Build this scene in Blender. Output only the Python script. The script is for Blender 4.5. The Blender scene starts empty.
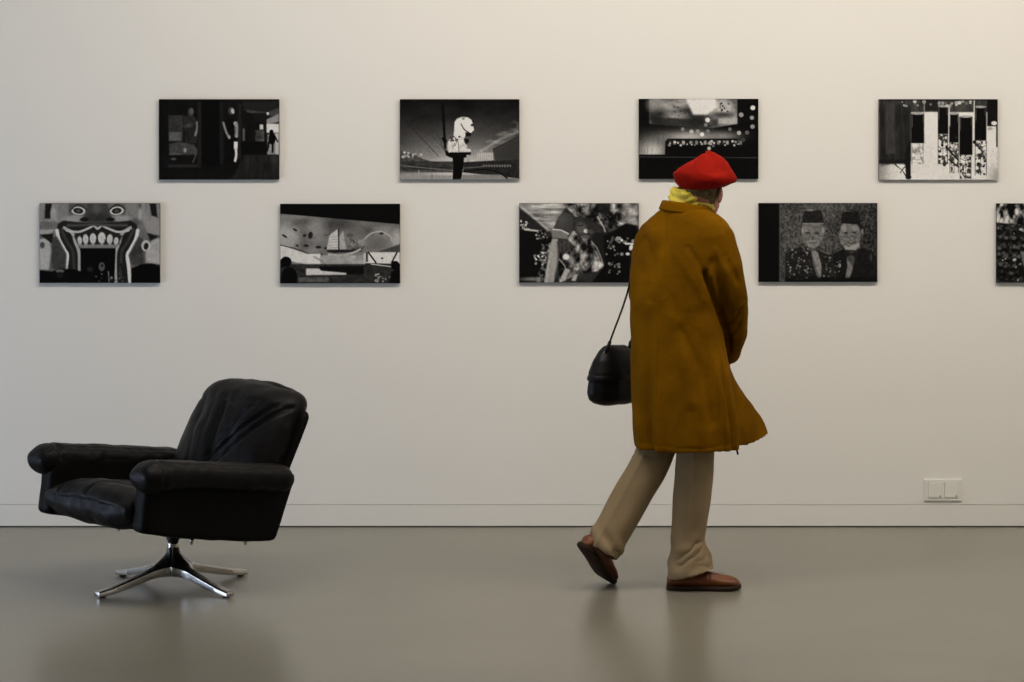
import bpy, math, random
import numpy as np
from mathutils import Vector, Matrix, noise as mnoise

random.seed(7)
SC = bpy.context.scene
COL = SC.collection

# ------------------------------------------------------------------ camera, world, light
F = 2360.0            # focal length in pixels of the 1024 px frame
CAM_H = 1.5
cam_d = bpy.data.cameras.new('camera')
cam = bpy.data.objects.new('camera', cam_d)
COL.objects.link(cam)
cam.location = (0, 0, CAM_H)
cam.rotation_euler = (math.pi / 2, 0, 0)
cam_d.sensor_width = 36.0
cam_d.lens = 36.0 * F / 1024.0
cam_d.shift_y = -(341.0 - 167.0) / 1024.0
cam_d.clip_start = 0.05
SC.camera = cam

SC.view_settings.view_transform = 'Standard'
SC.view_settings.look = 'None'
SC.view_settings.exposure = 0.0
SC.view_settings.gamma = 1.0
SC.view_settings.use_curve_mapping = False

world = bpy.data.worlds.new('world')
SC.world = world
world.use_nodes = True
world.node_tree.nodes['Background'].inputs[0].default_value = (0.55, 0.65, 0.85, 1)
world.node_tree.nodes['Background'].inputs[1].default_value = 0.3


def area(name, loc, rot, sx, sy, power, color, spread=180):
    d = bpy.data.lights.new(name, 'AREA')
    d.shape = 'RECTANGLE'
    d.size = sx
    d.size_y = sy
    d.energy = power
    d.color = color
    d.spread = math.radians(spread)
    o = bpy.data.objects.new(name, d)
    COL.objects.link(o)
    o.location = loc
    o.rotation_euler = rot
    return o


WARM = (1.0, 0.905, 0.80)
COOL = (0.60, 0.74, 1.0)
# ceiling luminaires of the gallery (they hang just below the ceiling, above the frame)
area('ceiling_lamp_near_wall', (1.95, 7.6, 3.55), (math.radians(30), 0, 0), 7.4, 0.6, 214, WARM)
area('ceiling_lamp_middle', (0.8, 4.6, 3.55), (0, 0, 0), 3.0, 0.6, 16, WARM)
area('ceiling_lamp_rear', (0.8, 1.2, 3.55), (0, 0, 0), 3.0, 0.6, 9, WARM)
# daylight from the window in the left wall
area('window_daylight', (-5.3, 7.4, 0.45), (0, math.radians(-90), 0), 0.8, 2.4, 74, COOL)


# ------------------------------------------------------------------ helpers
def PX(px, py, Y):
    """point seen at pixel (px, py) that stands at distance Y from the camera"""
    return Vector(((px - 512.0) * Y / F, Y, CAM_H - (py - 167.0) * Y / F))


def new_mesh(name, verts, faces, smooth=True):
    me = bpy.data.meshes.new(name)
    me.from_pydata([tuple(v) for v in verts], [], [tuple(f) for f in faces])
    me.update()
    if smooth:
        me.polygons.foreach_set('use_smooth', [True] * len(me.polygons))
    return me


def fix_normals(me):
    import bmesh
    bm = bmesh.new()
    bm.from_mesh(me)
    bmesh.ops.recalc_face_normals(bm, faces=bm.faces)
    bm.to_mesh(me)
    bm.free()


def link(name, me, mat=None, parent=None):
    me.name = name
    o = bpy.data.objects.new(name, me)
    COL.objects.link(o)
    if mat is not None:
        me.materials.clear()
        me.materials.append(mat)
    if parent is not None:
        o.parent = parent
    return o


def obj(name, vf, mat, parent=None, smooth=True, fix=True, bevel=0, subsurf=0):
    me = new_mesh(name, vf[0], vf[1], smooth)
    if fix:
        fix_normals(me)
    o = link(name, me, mat, parent)
    if bevel:
        m = o.modifiers.new('bevel', 'BEVEL')
        m.width = bevel
        m.segments = 3
        m.limit_method = 'ANGLE'
        m.angle_limit = math.radians(40)
        m.harden_normals = False
    if subsurf:
        m = o.modifiers.new('subsurf', 'SUBSURF')
        m.levels = m.render_levels = subsurf
    return o


def empty(name, loc=(0, 0, 0), rz=0.0):
    o = bpy.data.objects.new(name, None)
    o.empty_display_size = 0.1
    COL.objects.link(o)
    o.location = loc
    o.rotation_euler = (0, 0, rz)
    return o


def tag(o, label=None, cat=None, group=None, kind=None):
    if label: o['label'] = label
    if cat: o['category'] = cat
    if group: o['group'] = group
    if kind: o['kind'] = kind
    return o


def join(*parts):
    V, Fc = [], []
    for v, f in parts:
        n = len(V)
        V.extend([Vector(p) for p in v])
        Fc.extend([tuple(i + n for i in q) for q in f])
    return V, Fc


def loft(rings, cap0=True, cap1=True, closed=True):
    n = len(rings[0])
    V = [Vector(p) for r in rings for p in r]
    Fc = []
    for i in range(len(rings) - 1):
        for j in range(n if closed else n - 1):
            k = (j + 1) % n
            Fc.append((i * n + j, i * n + k, (i + 1) * n + k, (i + 1) * n + j))
    if cap0:
        Fc.append(tuple(reversed(range(n))))
    if cap1:
        b = (len(rings) - 1) * n
        Fc.append(tuple(range(b, b + n)))
    return V, Fc


def box(x0, x1, y0, y1, z0, z1):
    V = [Vector((x, y, z)) for z in (z0, z1) for y in (y0, y1) for x in (x0, x1)]
    Fc = [(0, 2, 3, 1), (4, 5, 7, 6), (0, 1, 5, 4), (2, 6, 7, 3), (0, 4, 6, 2), (1, 3, 7, 5)]
    return V, Fc


def ellipsoid(c, r, M=None, nu=28, nv=18):
    """c centre, r radii (x,y,z in local axes), M 3x3 matrix of local axes as columns"""
    M = M or Matrix.Identity(3)
    c = Vector(c)
    V = [c + M @ Vector((0, 0, -r[2]))]
    for i in range(1, nv):
        t = -math.pi / 2 + math.pi * i / nv
        for j in range(nu):
            a = 2 * math.pi * j / nu
            V.append(c + M @ Vector((r[0] * math.cos(t) * math.cos(a), r[1] * math.cos(t) * math.sin(a), r[2] * math.sin(t))))
    V.append(c + M @ Vector((0, 0, r[2])))
    Fc = []
    for j in range(nu):
        Fc.append((0, 1 + (j + 1) % nu, 1 + j))
    for i in range(nv - 2):
        for j in range(nu):
            a = 1 + i * nu
            k = (j + 1) % nu
            Fc.append((a + j, a + k, a + nu + k, a + nu + j))
    b = 1 + (nv - 2) * nu
    L = len(V) - 1
    for j in range(nu):
        Fc.append((b + j, b + (j + 1) % nu, L))
    return V, Fc


def frame_from(d):
    d = Vector(d).normalized()
    up = Vector((0, 0, 1)) if abs(d.z) < 0.9 else Vector((0, 1, 0))
    x = up.cross(d).normalized()
    y = d.cross(x).normalized()
    return x, y, d


def chain(pts, radii, n=20):
    """balls joined by cones: a tapered limb"""
    parts = []
    for p, r in zip(pts, radii):
        parts.append(ellipsoid(p, (r, r, r), None, n, n // 2 + 2))
    for i in range(len(pts) - 1):
        a, b = Vector(pts[i]), Vector(pts[i + 1])
        x, y, d = frame_from(b - a)
        rings = []
        for p, r in ((a, radii[i]), (b, radii[i + 1])):
            rings.append([p + x * r * math.cos(2 * math.pi * k / n) + y * r * math.sin(2 * math.pi * k / n) for k in range(n)])
        parts.append(loft(rings))
    return join(*parts)


def tube(pts, r, n=10, flat=1.0, cap=True):
    """swept round or flattened tube through pts"""
    pts = [Vector(p) for p in pts]
    rings = []
    prevx = None
    for i, p in enumerate(pts):
        d = (pts[min(i + 1, len(pts) - 1)] - pts[max(i - 1, 0)]).normalized()
        if prevx is None:
            x, y, _ = frame_from(d)
        else:
            x = (prevx - d * prevx.dot(d)).normalized()
            y = d.cross(x).normalized()
        prevx = x
        rr = r[i] if isinstance(r, (list, tuple)) else r
        rings.append([p + x * rr * math.cos(2 * math.pi * k / n) + y * rr * flat * math.sin(2 * math.pi * k / n) for k in range(n)])
    return loft(rings, cap, cap)


def spline(pts, m=8):
    """Catmull-Rom through pts"""
    P = [Vector(p) for p in pts]
    P = [P[0] * 2 - P[1]] + P + [P[-1] * 2 - P[-2]]
    out = []
    for i in range(1, len(P) - 2):
        for k in range(m):
            t = k / m
            a, b, c, d = P[i - 1], P[i], P[i + 1], P[i + 2]
            out.append(0.5 * ((2 * b) + (c - a) * t + (2 * a - 5 * b + 4 * c - d) * t * t + (3 * b - a - 3 * c + d) * t ** 3))
    out.append(P[-2])
    return out


def fuse(vf, voxel, smooth=4):
    """grow one continuous surface over overlapping closed shapes"""
    me = new_mesh('tmp', vf[0], vf[1])
    fix_normals(me)
    o = bpy.data.objects.new('tmp', me)
    COL.objects.link(o)
    m = o.modifiers.new('r', 'REMESH')
    m.mode = 'VOXEL'
    m.voxel_size = voxel
    m.use_smooth_shade = True
    if smooth:
        s = o.modifiers.new('s', 'SMOOTH')
        s.factor = 0.5
        s.iterations = smooth
    dg = bpy.context.evaluated_depsgraph_get()
    dg.update()
    out = bpy.data.meshes.new_from_object(o.evaluated_get(dg))
    bpy.data.objects.remove(o)
    bpy.data.meshes.remove(me)
    out.polygons.foreach_set('use_smooth', [True] * len(out.polygons))
    return out


def displace(me, fn):
    n = len(me.vertices)
    nor = [v.normal.copy() for v in me.vertices]
    co = [v.co.copy() for v in me.vertices]
    flat = np.empty(n * 3)
    for i in range(n):
        p = co[i] + nor[i] * fn(co[i], nor[i])
        flat[3 * i:3 * i + 3] = p
    me.vertices.foreach_set('co', flat)
    me.update()


def N3(p, s, seed=0.0):
    return mnoise.noise(Vector((p[0] * s + seed, p[1] * s + seed * 1.7, p[2] * s - seed)))


def lerp_table(tab, x):
    """tab: list of tuples sorted by the first item"""
    if x <= tab[0][0]: return tab[0][1:]
    for a, b in zip(tab, tab[1:]):
        if x <= b[0]:
            t = (x - a[0]) / (b[0] - a[0])
            t = t
            return tuple(u + (v - u) * t for u, v in zip(a[1:], b[1:]))
    return tab[-1][1:]


def gauss(x, c, w):
    return math.exp(-((x - c) / w) ** 2)


def sstep(a, b, x):
    t = min(1, max(0, (x - a) / (b - a)))
    return t * t * (3 - 2 * t)


# ------------------------------------------------------------------ materials
def mat(name, color, rough=0.6, metal=0.0, spec=0.5, bump=None, var=None, coat=0.0, sheen=0.0):
    """bump: list of (kind, scale, strength, distance); var: (scale, amount) gentle colour mottling"""
    m = bpy.data.materials.new(name)
    m.use_nodes = True
    nt = m.node_tree
    b = nt.nodes['Principled BSDF']
    b.inputs['Base Color'].default_value = (*color, 1)
    b.inputs['Roughness'].default_value = rough
    b.inputs['Metallic'].default_value = metal
    b.inputs['Specular IOR Level'].default_value = spec
    if coat:
        b.inputs['Coat Weight'].default_value = coat
    if sheen:
        b.inputs['Sheen Weight'].default_value = sheen
        b.inputs['Sheen Roughness'].default_value = 0.5
        b.inputs['Sheen Tint'].default_value = (*color, 1)
    tc = nt.nodes.new('ShaderNodeTexCoord')
    if var:
        nz = nt.nodes.new('ShaderNodeTexNoise')
        nz.inputs['Scale'].default_value = var[0]
        nz.inputs['Detail'].default_value = 6
        nt.links.new(tc.outputs['Object'], nz.inputs['Vector'])
        rp = nt.nodes.new('ShaderNodeValToRGB')
        rp.color_ramp.elements[0].position = 0.3
        rp.color_ramp.elements[1].position = 0.7
        k = var[1]
        c2 = var[2] if len(var) > 2 else color
        rp.color_ramp.elements[0].color = (*[max(0, c * (1 - k)) for c in color], 1)
        rp.color_ramp.elements[1].color = (*[min(1, c * (1 + k)) for c in c2], 1)
        nt.links.new(nz.outputs['Fac'], rp.inputs['Fac'])
        nt.links.new(rp.outputs['Color'], b.inputs['Base Color'])
    prev = None
    for kind, sc, st, dist in (bump or []):
        if kind == 'noise':
            t = nt.nodes.new('ShaderNodeTexNoise')
            t.inputs['Scale'].default_value = sc
            t.inputs['Detail'].default_value = 5
            out = t.outputs['Fac']
        elif kind == 'voronoi':
            t = nt.nodes.new('ShaderNodeTexVoronoi')
            t.feature = 'DISTANCE_TO_EDGE'
            t.inputs['Scale'].default_value = sc
            out = t.outputs['Distance']
        else:
            t = nt.nodes.new('ShaderNodeTexWave')
            t.inputs['Scale'].default_value = sc
            t.inputs['Distortion'].default_value = 2.0
            out = t.outputs['Fac']
        nt.links.new(tc.outputs['Object'], t.inputs['Vector'])
        bp = nt.nodes.new('ShaderNodeBump')
        bp.inputs['Strength'].default_value = st
        bp.inputs['Distance'].default_value = dist
        nt.links.new(out, bp.inputs['Height'])
        if prev is not None:
            nt.links.new(prev, bp.inputs['Normal'])
        prev = bp.outputs['Normal']
    if prev is not None:
        nt.links.new(prev, b.inputs['Normal'])
    return m


M = {}
M['wall'] = mat('wall_paint', (0.80, 0.785, 0.74), 0.75, spec=0.3, bump=[('noise', 120, 0.15, 0.002)])
M['base'] = mat('baseboard_paint', (0.78, 0.765, 0.715), 0.6, spec=0.3)
M['gap'] = mat('joint_dark', (0.10, 0.09, 0.07), 0.9)
M['joint'] = mat('joint_filler', (0.58, 0.57, 0.53), 0.9)
M['ceil'] = mat('ceiling_paint', (0.75, 0.74, 0.70), 0.9)
M['floor'] = mat('grey_resin_floor', (0.188, 0.178, 0.140), 0.27, spec=0.5, bump=[('noise', 3.0, 0.06, 0.02)], var=(1.3, 0.05))
M['leather'] = mat('black_leather', (0.0035, 0.003, 0.0033), 0.46, spec=0.13, bump=[('voronoi', 55, 0.10, 0.003), ('noise', 16, 0.4, 0.012), ('noise', 38, 0.25, 0.005)])
M['leather_dark'] = mat('black_leather_panel', (0.003, 0.0025, 0.0025), 0.55, spec=0.08, bump=[('noise', 60, 0.15, 0.003)])
M['chrome'] = mat('brushed_steel', (0.44, 0.42, 0.385), 0.26, metal=1.0, bump=[('noise', 40, 0.05, 0.002)])
M['black'] = mat('black_plastic', (0.005, 0.005, 0.005), 0.5, spec=0.2)
M['edge'] = mat('print_panel_black', (0.004, 0.004, 0.004), 0.6, spec=0.1)
M['white_plastic'] = mat('white_plastic', (0.80, 0.79, 0.73), 0.4)
M['coat'] = mat('mustard_corduroy', (0.145, 0.061, 0.0002), 0.9, spec=0.04, bump=[('noise', 9, 0.4, 0.02), ('noise', 28, 0.3, 0.006), ('noise', 140, 0.3, 0.002)], var=(7, 0.28))
M['collar'] = mat('mustard_corduroy_collar', (0.15, 0.063, 0.0003), 0.9, spec=0.04, bump=[('noise', 140, 0.3, 0.002)])
M['trouser'] = mat('beige_twill', (0.265, 0.195, 0.112), 0.9, spec=0.1, bump=[('noise', 10, 0.15, 0.01), ('noise', 200, 0.2, 0.001)], var=(5, 0.08))
M['shoe'] = mat('brown_leather', (0.12, 0.034, 0.007), 0.45, spec=0.35, bump=[('noise', 30, 0.3, 0.004)], var=(12, 0.3))
M['sole'] = mat('dark_rubber_sole', (0.026, 0.013, 0.007), 0.7, spec=0.15)
M['skin'] = mat('skin', (0.36, 0.14, 0.08), 0.5, bump=[('noise', 90, 0.1, 0.001)], var=(20, 0.12))
M['hair'] = mat('grey_blond_hair', (0.13, 0.098, 0.05), 0.8, spec=0.15, bump=[('noise', 160, 0.8, 0.004)], var=(70, 0.45))
M['beret'] = mat('red_wool_felt', (0.245, 0.008, 0.0035), 0.9, spec=0.06, bump=[('noise', 25, 0.2, 0.006), ('noise', 250, 0.3, 0.001)], var=(14, 0.12))
M['eye'] = mat('eye_white', (0.8, 0.78, 0.74), 0.2)
M['iris'] = mat('eye_iris', (0.05, 0.06, 0.07), 0.2)
M['bag'] = mat('black_bag_leather', (0.004, 0.004, 0.005), 0.42, spec=0.2, bump=[('noise', 45, 0.2, 0.003)])


def scarf_material():
    m = mat('yellow_patterned_silk', (0.60, 0.47, 0.03), 0.6, bump=[('noise', 30, 0.3, 0.006)])
    nt = m.node_tree
    b = nt.nodes['Principled BSDF']
    tc = nt.nodes.new('ShaderNodeTexCoord')
    v = nt.nodes.new('ShaderNodeTexVoronoi')
    v.inputs['Scale'].default_value = 62
    nt.links.new(tc.outputs['Object'], v.inputs['Vector'])
    r = nt.nodes.new('ShaderNodeValToRGB')
    e = r.color_ramp.elements
    e[0].position = 0.16
    e[0].color = (0.16, 0.07, 0.02, 1)
    e[1].position = 0.26
    e[1].color = (0.62, 0.50, 0.04, 1)
    nt.links.new(v.outputs['Distance'], r.inputs['Fac'])
    n = nt.nodes.new('ShaderNodeTexNoise')
    n.inputs['Scale'].default_value = 24
    nt.links.new(tc.outputs['Object'], n.inputs['Vector'])
    r2 = nt.nodes.new('ShaderNodeValToRGB')
    r2.color_ramp.elements[0].position = 0.40
    r2.color_ramp.elements[0].color = (0, 0, 0, 1)
    r2.color_ramp.elements[1].position = 0.46
    r2.color_ramp.elements[1].color = (1, 1, 1, 1)
    nt.links.new(n.outputs['Fac'], r2.inputs['Fac'])
    mx = nt.nodes.new('ShaderNodeMix')
    mx.data_type = 'RGBA'
    mx.inputs[6].default_value = (0.60, 0.50, 0.035, 1)
    nt.links.new(r2.outputs['Color'], mx.inputs[0])
    nt.links.new(r.outputs['Color'], mx.inputs[7])
    nt.links.new(mx.outputs[2], b.inputs['Base Color'])
    return m


M['scarf'] = scarf_material()

# ------------------------------------------------------------------ the room
WY = 9.833   # face of the picture wall
XL, XR, YB, ZC = -5.4, 3.6, -2.6, 3.6
tag(obj('floor', box(XL - .2, XR + .2, YB - .2, WY + .2, -0.12, 0), M['floor'], smooth=False), kind='structure')
tag(obj('ceiling', box(XL - .2, XR + .2, YB - .2, WY + .2, ZC, ZC + .12), M['ceil'], smooth=False), kind='structure')
tag(obj('wall_back', box(XL, XR, WY, WY + .1, 0.0945, ZC), M['wall'], smooth=False), kind='structure')
tag(obj('wall_left', box(XL - .1, XL, YB - .1, WY + .1, 0, ZC), M['wall'], smooth=False), kind='structure')
tag(obj('wall_right', box(XR, XR + .1, YB - .1, WY + .1, 0, ZC), M['wall'], smooth=False), kind='structure')
tag(obj('wall_front', box(XL, XR, YB - .1, YB, 0, ZC), M['wall'], smooth=False), kind='structure')
# flush skirting with a fine joint above and a dark joint at the floor
tag(obj('baseboard_back', box(XL, XR, WY - .001, WY + .1, 0.005, 0.0925), M['base'], smooth=False), kind='structure')
tag(obj('trim_1', box(XL, XR, WY + .006, WY + .1, 0.0, 0.005), M['gap'], smooth=False), kind='structure')
tag(obj('trim_2', box(XL, XR, WY + .004, WY + .1, 0.0925, 0.0945), M['joint'], smooth=False), kind='structure')


# ------------------------------------------------------------------ wall socket
def wall_socket():
    a, b = PX(924, 500.5, WY), PX(961.5, 479, WY)
    c = (a + b) / 2
    t = empty('wall_socket', (c.x, WY, c.z))
    tag(t, 'white double wall socket with two square covers above the baseboard', 'wall socket')
    w, h = (b.x - a.x) / 2, (b.z - a.z) / 2
    # frame with two openings, rounded by a bevel
    V, Fc = [], []
    xs = [-w, -w + .016, -.0055, .0055, w - .016, w]
    zs = [-h, -h + .013, h - .013, h]
    parts = []
    for i in range(5):
        for k in range(3):
            if k == 1 and i in (1, 3):
                continue
            parts.append(box(xs[i], xs[i + 1], -.008, 0, zs[k], zs[k + 1]))
    me = new_mesh('frame', *join(*parts), smooth=False)
    import bmesh
    bm = bmesh.new(); bm.from_mesh(me)
    bmesh.ops.remove_doubles(bm, verts=bm.verts, dist=1e-5)
    # drop the inner faces shared by neighbouring boxes
    seen = {}
    for f in bm.faces:
        key = tuple(round(x, 5) for x in f.calc_center_median())
        seen.setdefault(key, []).append(f)
    dead = [f for l in seen.values() if len(l) > 1 for f in l]
    bmesh.ops.delete(bm, geom=dead, context='FACES')
    bmesh.ops.recalc_face_normals(bm, faces=bm.faces)
    bm.to_mesh(me); bm.free()
    o = link('frame', me, M['white_plastic'], t)
    m = o.modifiers.new('bevel', 'BEVEL'); m.width = .0015; m.segments = 2; m.limit_method = 'ANGLE'
    for x0, x1 in ((xs[1], xs[2]), (xs[3], xs[4])):
        g = .0006
        o = obj('socket_cover', box(x0 + g, x1 - g, -.0125, -.001, zs[1] + g, zs[2] - g), M['white_plastic'], t, smooth=False, bevel=.0015)
        obj('latch', ellipsoid((x1 - .008, -.0125, zs[1] + .007), (.003, .0016, .003), None, 12, 8), M['gap'], o)
    return t


wall_socket()


# ------------------------------------------------------------------ the prints: small black and white pictures drawn into the surface colour
GW, GH = 274, 183


class Pic:
    def __init__(self, x0, y0, x1, y1, seed=1, bg=20):
        self.x0, self.y0, self.x1, self.y1 = x0, y0, x1, y1
        self.X, self.Y = np.meshgrid(np.linspace(x0, x1, GW), np.linspace(y0, y1, GH))
        self.v = np.full((GH, GW), float(bg))
        self.rng = np.random.RandomState(seed)

    def noise(self, sx, sy=None, octaves=3):
        """smooth value noise, 0..1, cell sx by sy"""
        sy = sy or sx
        tot = np.zeros_like(self.v)
        amp, s = 1.0, 0.0
        for o in range(octaves):
            nx = int((self.x1 - self.x0) / sx) + 3
            ny = int((self.y1 - self.y0) / sy) + 3
            g = self.rng.rand(ny, nx)
            fx = (self.X - self.x0) / sx
            fy = (self.Y - self.y0) / sy
            ix = np.clip(fx.astype(int), 0, nx - 2)
            iy = np.clip(fy.astype(int), 0, ny - 2)
            tx, ty = fx - ix, fy - iy
            tx, ty = tx * tx * (3 - 2 * tx), ty * ty * (3 - 2 * ty)
            n = (g[iy, ix] * (1 - tx) * (1 - ty) + g[iy, ix + 1] * tx * (1 - ty) + g[iy + 1, ix] * (1 - tx) * ty + g[iy + 1, ix + 1] * tx * ty)
            tot += n * amp
            s += amp
            amp *= 0.55
            sx, sy = max(sx / 2, 3), max(sy / 2, 3)
        return tot / s

    def put(self, a, val):
        self.v = self.v * (1 - a) + val * a

    def mask_poly(self, pts, soft=1):
        a = np.zeros_like(self.v)
        for ox, oy in ((-.8, -.8), (.8, -.8), (-.8, .8), (.8, .8)):
            X, Y = self.X + ox, self.Y + oy
            m = np.zeros(self.v.shape, bool)
            n = len(pts)
            for i in range(n):
                (xa, ya), (xb, yb) = pts[i], pts[(i + 1) % n]
                if ya == yb:
                    continue
                c = ((ya > Y) != (yb > Y)) & (X < (xb - xa) * (Y - ya) / (yb - ya) + xa)
                m ^= c
            a += m / 4.0
        for _ in range(soft):
            p = np.pad(a, 1, mode='edge')
            a = (p[:-2, 1:-1] + p[2:, 1:-1] + p[1:-1, :-2] + p[1:-1, 2:] + 2 * p[1:-1, 1:-1]) / 6
        return a

    def poly(self, pts, val, soft=1, k=1.0):
        self.put(self.mask_poly(pts, soft) * k, val)

    def rect(self, x0, y0, x1, y1, val, soft=1, k=1.0):
        self.poly([(x0, y0), (x1, y0), (x1, y1), (x0, y1)], val, soft, k)

    def mask_ell(self, cx, cy, rx, ry, rot=0, soft=4):
        c, s = math.cos(math.radians(rot)), math.sin(math.radians(rot))
        dx, dy = self.X - cx, self.Y - cy
        u, w = (dx * c + dy * s) / rx, (-dx * s + dy * c) / ry
        d = (np.sqrt(u * u + w * w) - 1) * min(rx, ry)
        return np.clip(0.5 - d / soft, 0, 1)

    def ell(self, cx, cy, rx, ry, val, rot=0, soft=4, k=1.0):
        self.put(self.mask_ell(cx, cy, rx, ry, rot, soft) * k, val)

    def line(self, pts, w, val, soft=4, k=1.0):
        d = np.full_like(self.v, 1e9)
        for (ax, ay), (bx, by) in zip(pts, pts[1:]):
            vx, vy = bx - ax, by - ay
            t = np.clip(((self.X - ax) * vx + (self.Y - ay) * vy) / (vx * vx + vy * vy + 1e-9), 0, 1)
            d = np.minimum(d, np.hypot(self.X - ax - t * vx, self.Y - ay - t * vy))
        self.put(np.clip(0.5 - (d - w / 2) / soft, 0, 1) * k, val)

    def curve(self, pts, w, val, soft=4, k=1.0):
        p = [(q.x, q.y) for q in spline([Vector((x, y, 0)) for x, y in pts], 6)]
        self.line(p, w, val, soft, k)

    def specks(self, n, x0, y0, x1, y1, r0, r1, v0, v1, asp=1.0):
        for _ in range(n):
            x, y = self.rng.uniform(x0, x1), self.rng.uniform(y0, y1)
            r = self.rng.uniform(r0, r1)
            self.ell(x, y, r * asp, r, self.rng.uniform(v0, v1), self.rng.uniform(0, 180), 3)

    def people(self, xs, y0, y1, r, val):
        for x in xs:
            yy = self.rng.uniform(y0, y0 + 12)
            self.ell(x, yy, r, r * 1.2, val)
            self.ell(x, yy + r * 3.2, r * 1.9, r * 2.4, val)


def pic_shop():
    p = Pic(60, 62, 880, 607, 11, 12)
    n = p.noise(70, 90)
    p.v += n * 10
    # mannequin window on the left
    p.rect(125, 170, 225, 350, 30 + 30 * p.noise(40), 2)
    p.rect(130, 285, 212, 342, 74 + 20 * p.noise(20), 2)
    p.poly([(225, 180), (290, 165), (330, 215), (318, 360), (240, 370)], 24 + 22 * p.noise(30), 3)
    p.ell(278, 148, 20, 28, 62, 0, 10); p.ell(284, 140, 9, 16, 90, 0, 8)
    p.curve([(320, 220), (322, 260), (308, 305)], 15, 120, 6)
    p.ell(262, 240, 30, 14, 62, -12, 14)
    p.poly([(130, 365), (200, 350), (300, 370), (325, 410), (322, 440), (130, 440)], 48 + 26 * p.noise(20), 4)
    p.curve([(290, 380), (312, 430), (292, 490)], 9, 66, 6)
    p.ell(238, 408, 10, 14, 140, 0, 8); p.ell(160, 468, 16, 8, 80, 0, 8)
    p.rect(130, 430, 210, 440, 74, 2)
    p.rect(120, 505, 340, 525, 38, 3)
    p.rect(325, 75, 350, 520, 30, 2)
    p.rect(352, 70, 475, 520, 10, 2)
    p.rect(475, 80, 500, 500, 26, 2)
    # second figure in white stripe
    p.ell(553, 140, 20, 26, 60, 0, 8); p.ell(563, 142, 11, 18, 170, -15, 6)
    p.poly([(505, 200), (560, 175), (600, 215), (590, 480), (520, 480)], 13, 3)
    p.curve([(500, 222), (518, 280), (540, 325)], 15, 120, 5)
    p.ell(540, 318, 9, 12, 150, 0, 5)
    p.curve([(582, 225), (600, 260), (590, 310)], 26, 150, 6)
    p.ell(593, 262, 18, 44, 120, 0, 10, .7)
    p.rect(572, 350, 598, 400, 215, 1); p.curve([(585, 395), (588, 440), (580, 480)], 17, 195, 5)
    p.rect(600, 90, 622, 470, 30, 3)
    # corridor at the right
    p.poly([(630, 75), (880, 75), (880, 130), (800, 150), (640, 135)], 30, 3)
    p.poly([(650, 132), (800, 150), (880, 120), (880, 175), (800, 175), (660, 150)], 62, 3)
    p.poly([(790, 200), (880, 160), (880, 215), (800, 235)], 130, 4)
    p.rect(795, 228, 880, 290, 200, 3); p.rect(850, 290, 880, 440, 170, 5)
    p.rect(705, 155, 795, 215, 22, 2)
    p.rect(748, 232, 772, 268, 190, 2)
    p.rect(720, 270, 780, 350, 20 + 90 * p.noise(14, 20), 4)
    p.ell(803, 158, 8, 8, 225); p.rect(632, 260, 646, 345, 90, 3)
    p.rect(800, 300, 850, 440, 90 + 80 * p.noise(12), 4)
    p.ell(828, 282, 14, 14, 8); p.ell(832, 330, 24, 40, 8)
    p.line([(812, 350), (800, 410)], 13, 10); p.line([(838, 350), (835, 420)], 14, 10); p.line([(850, 310), (870, 350)], 10, 10)
    p.rect(622, 350, 790, 440, 12, 3)
    p.poly([(560, 607), (640, 440), (880, 440), (880, 607)], 18 + 26 * p.noise(16, 90), 4)
    p.ell(845, 470, 26, 26, 55, 0, 30, .6)
    return p.v


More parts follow.
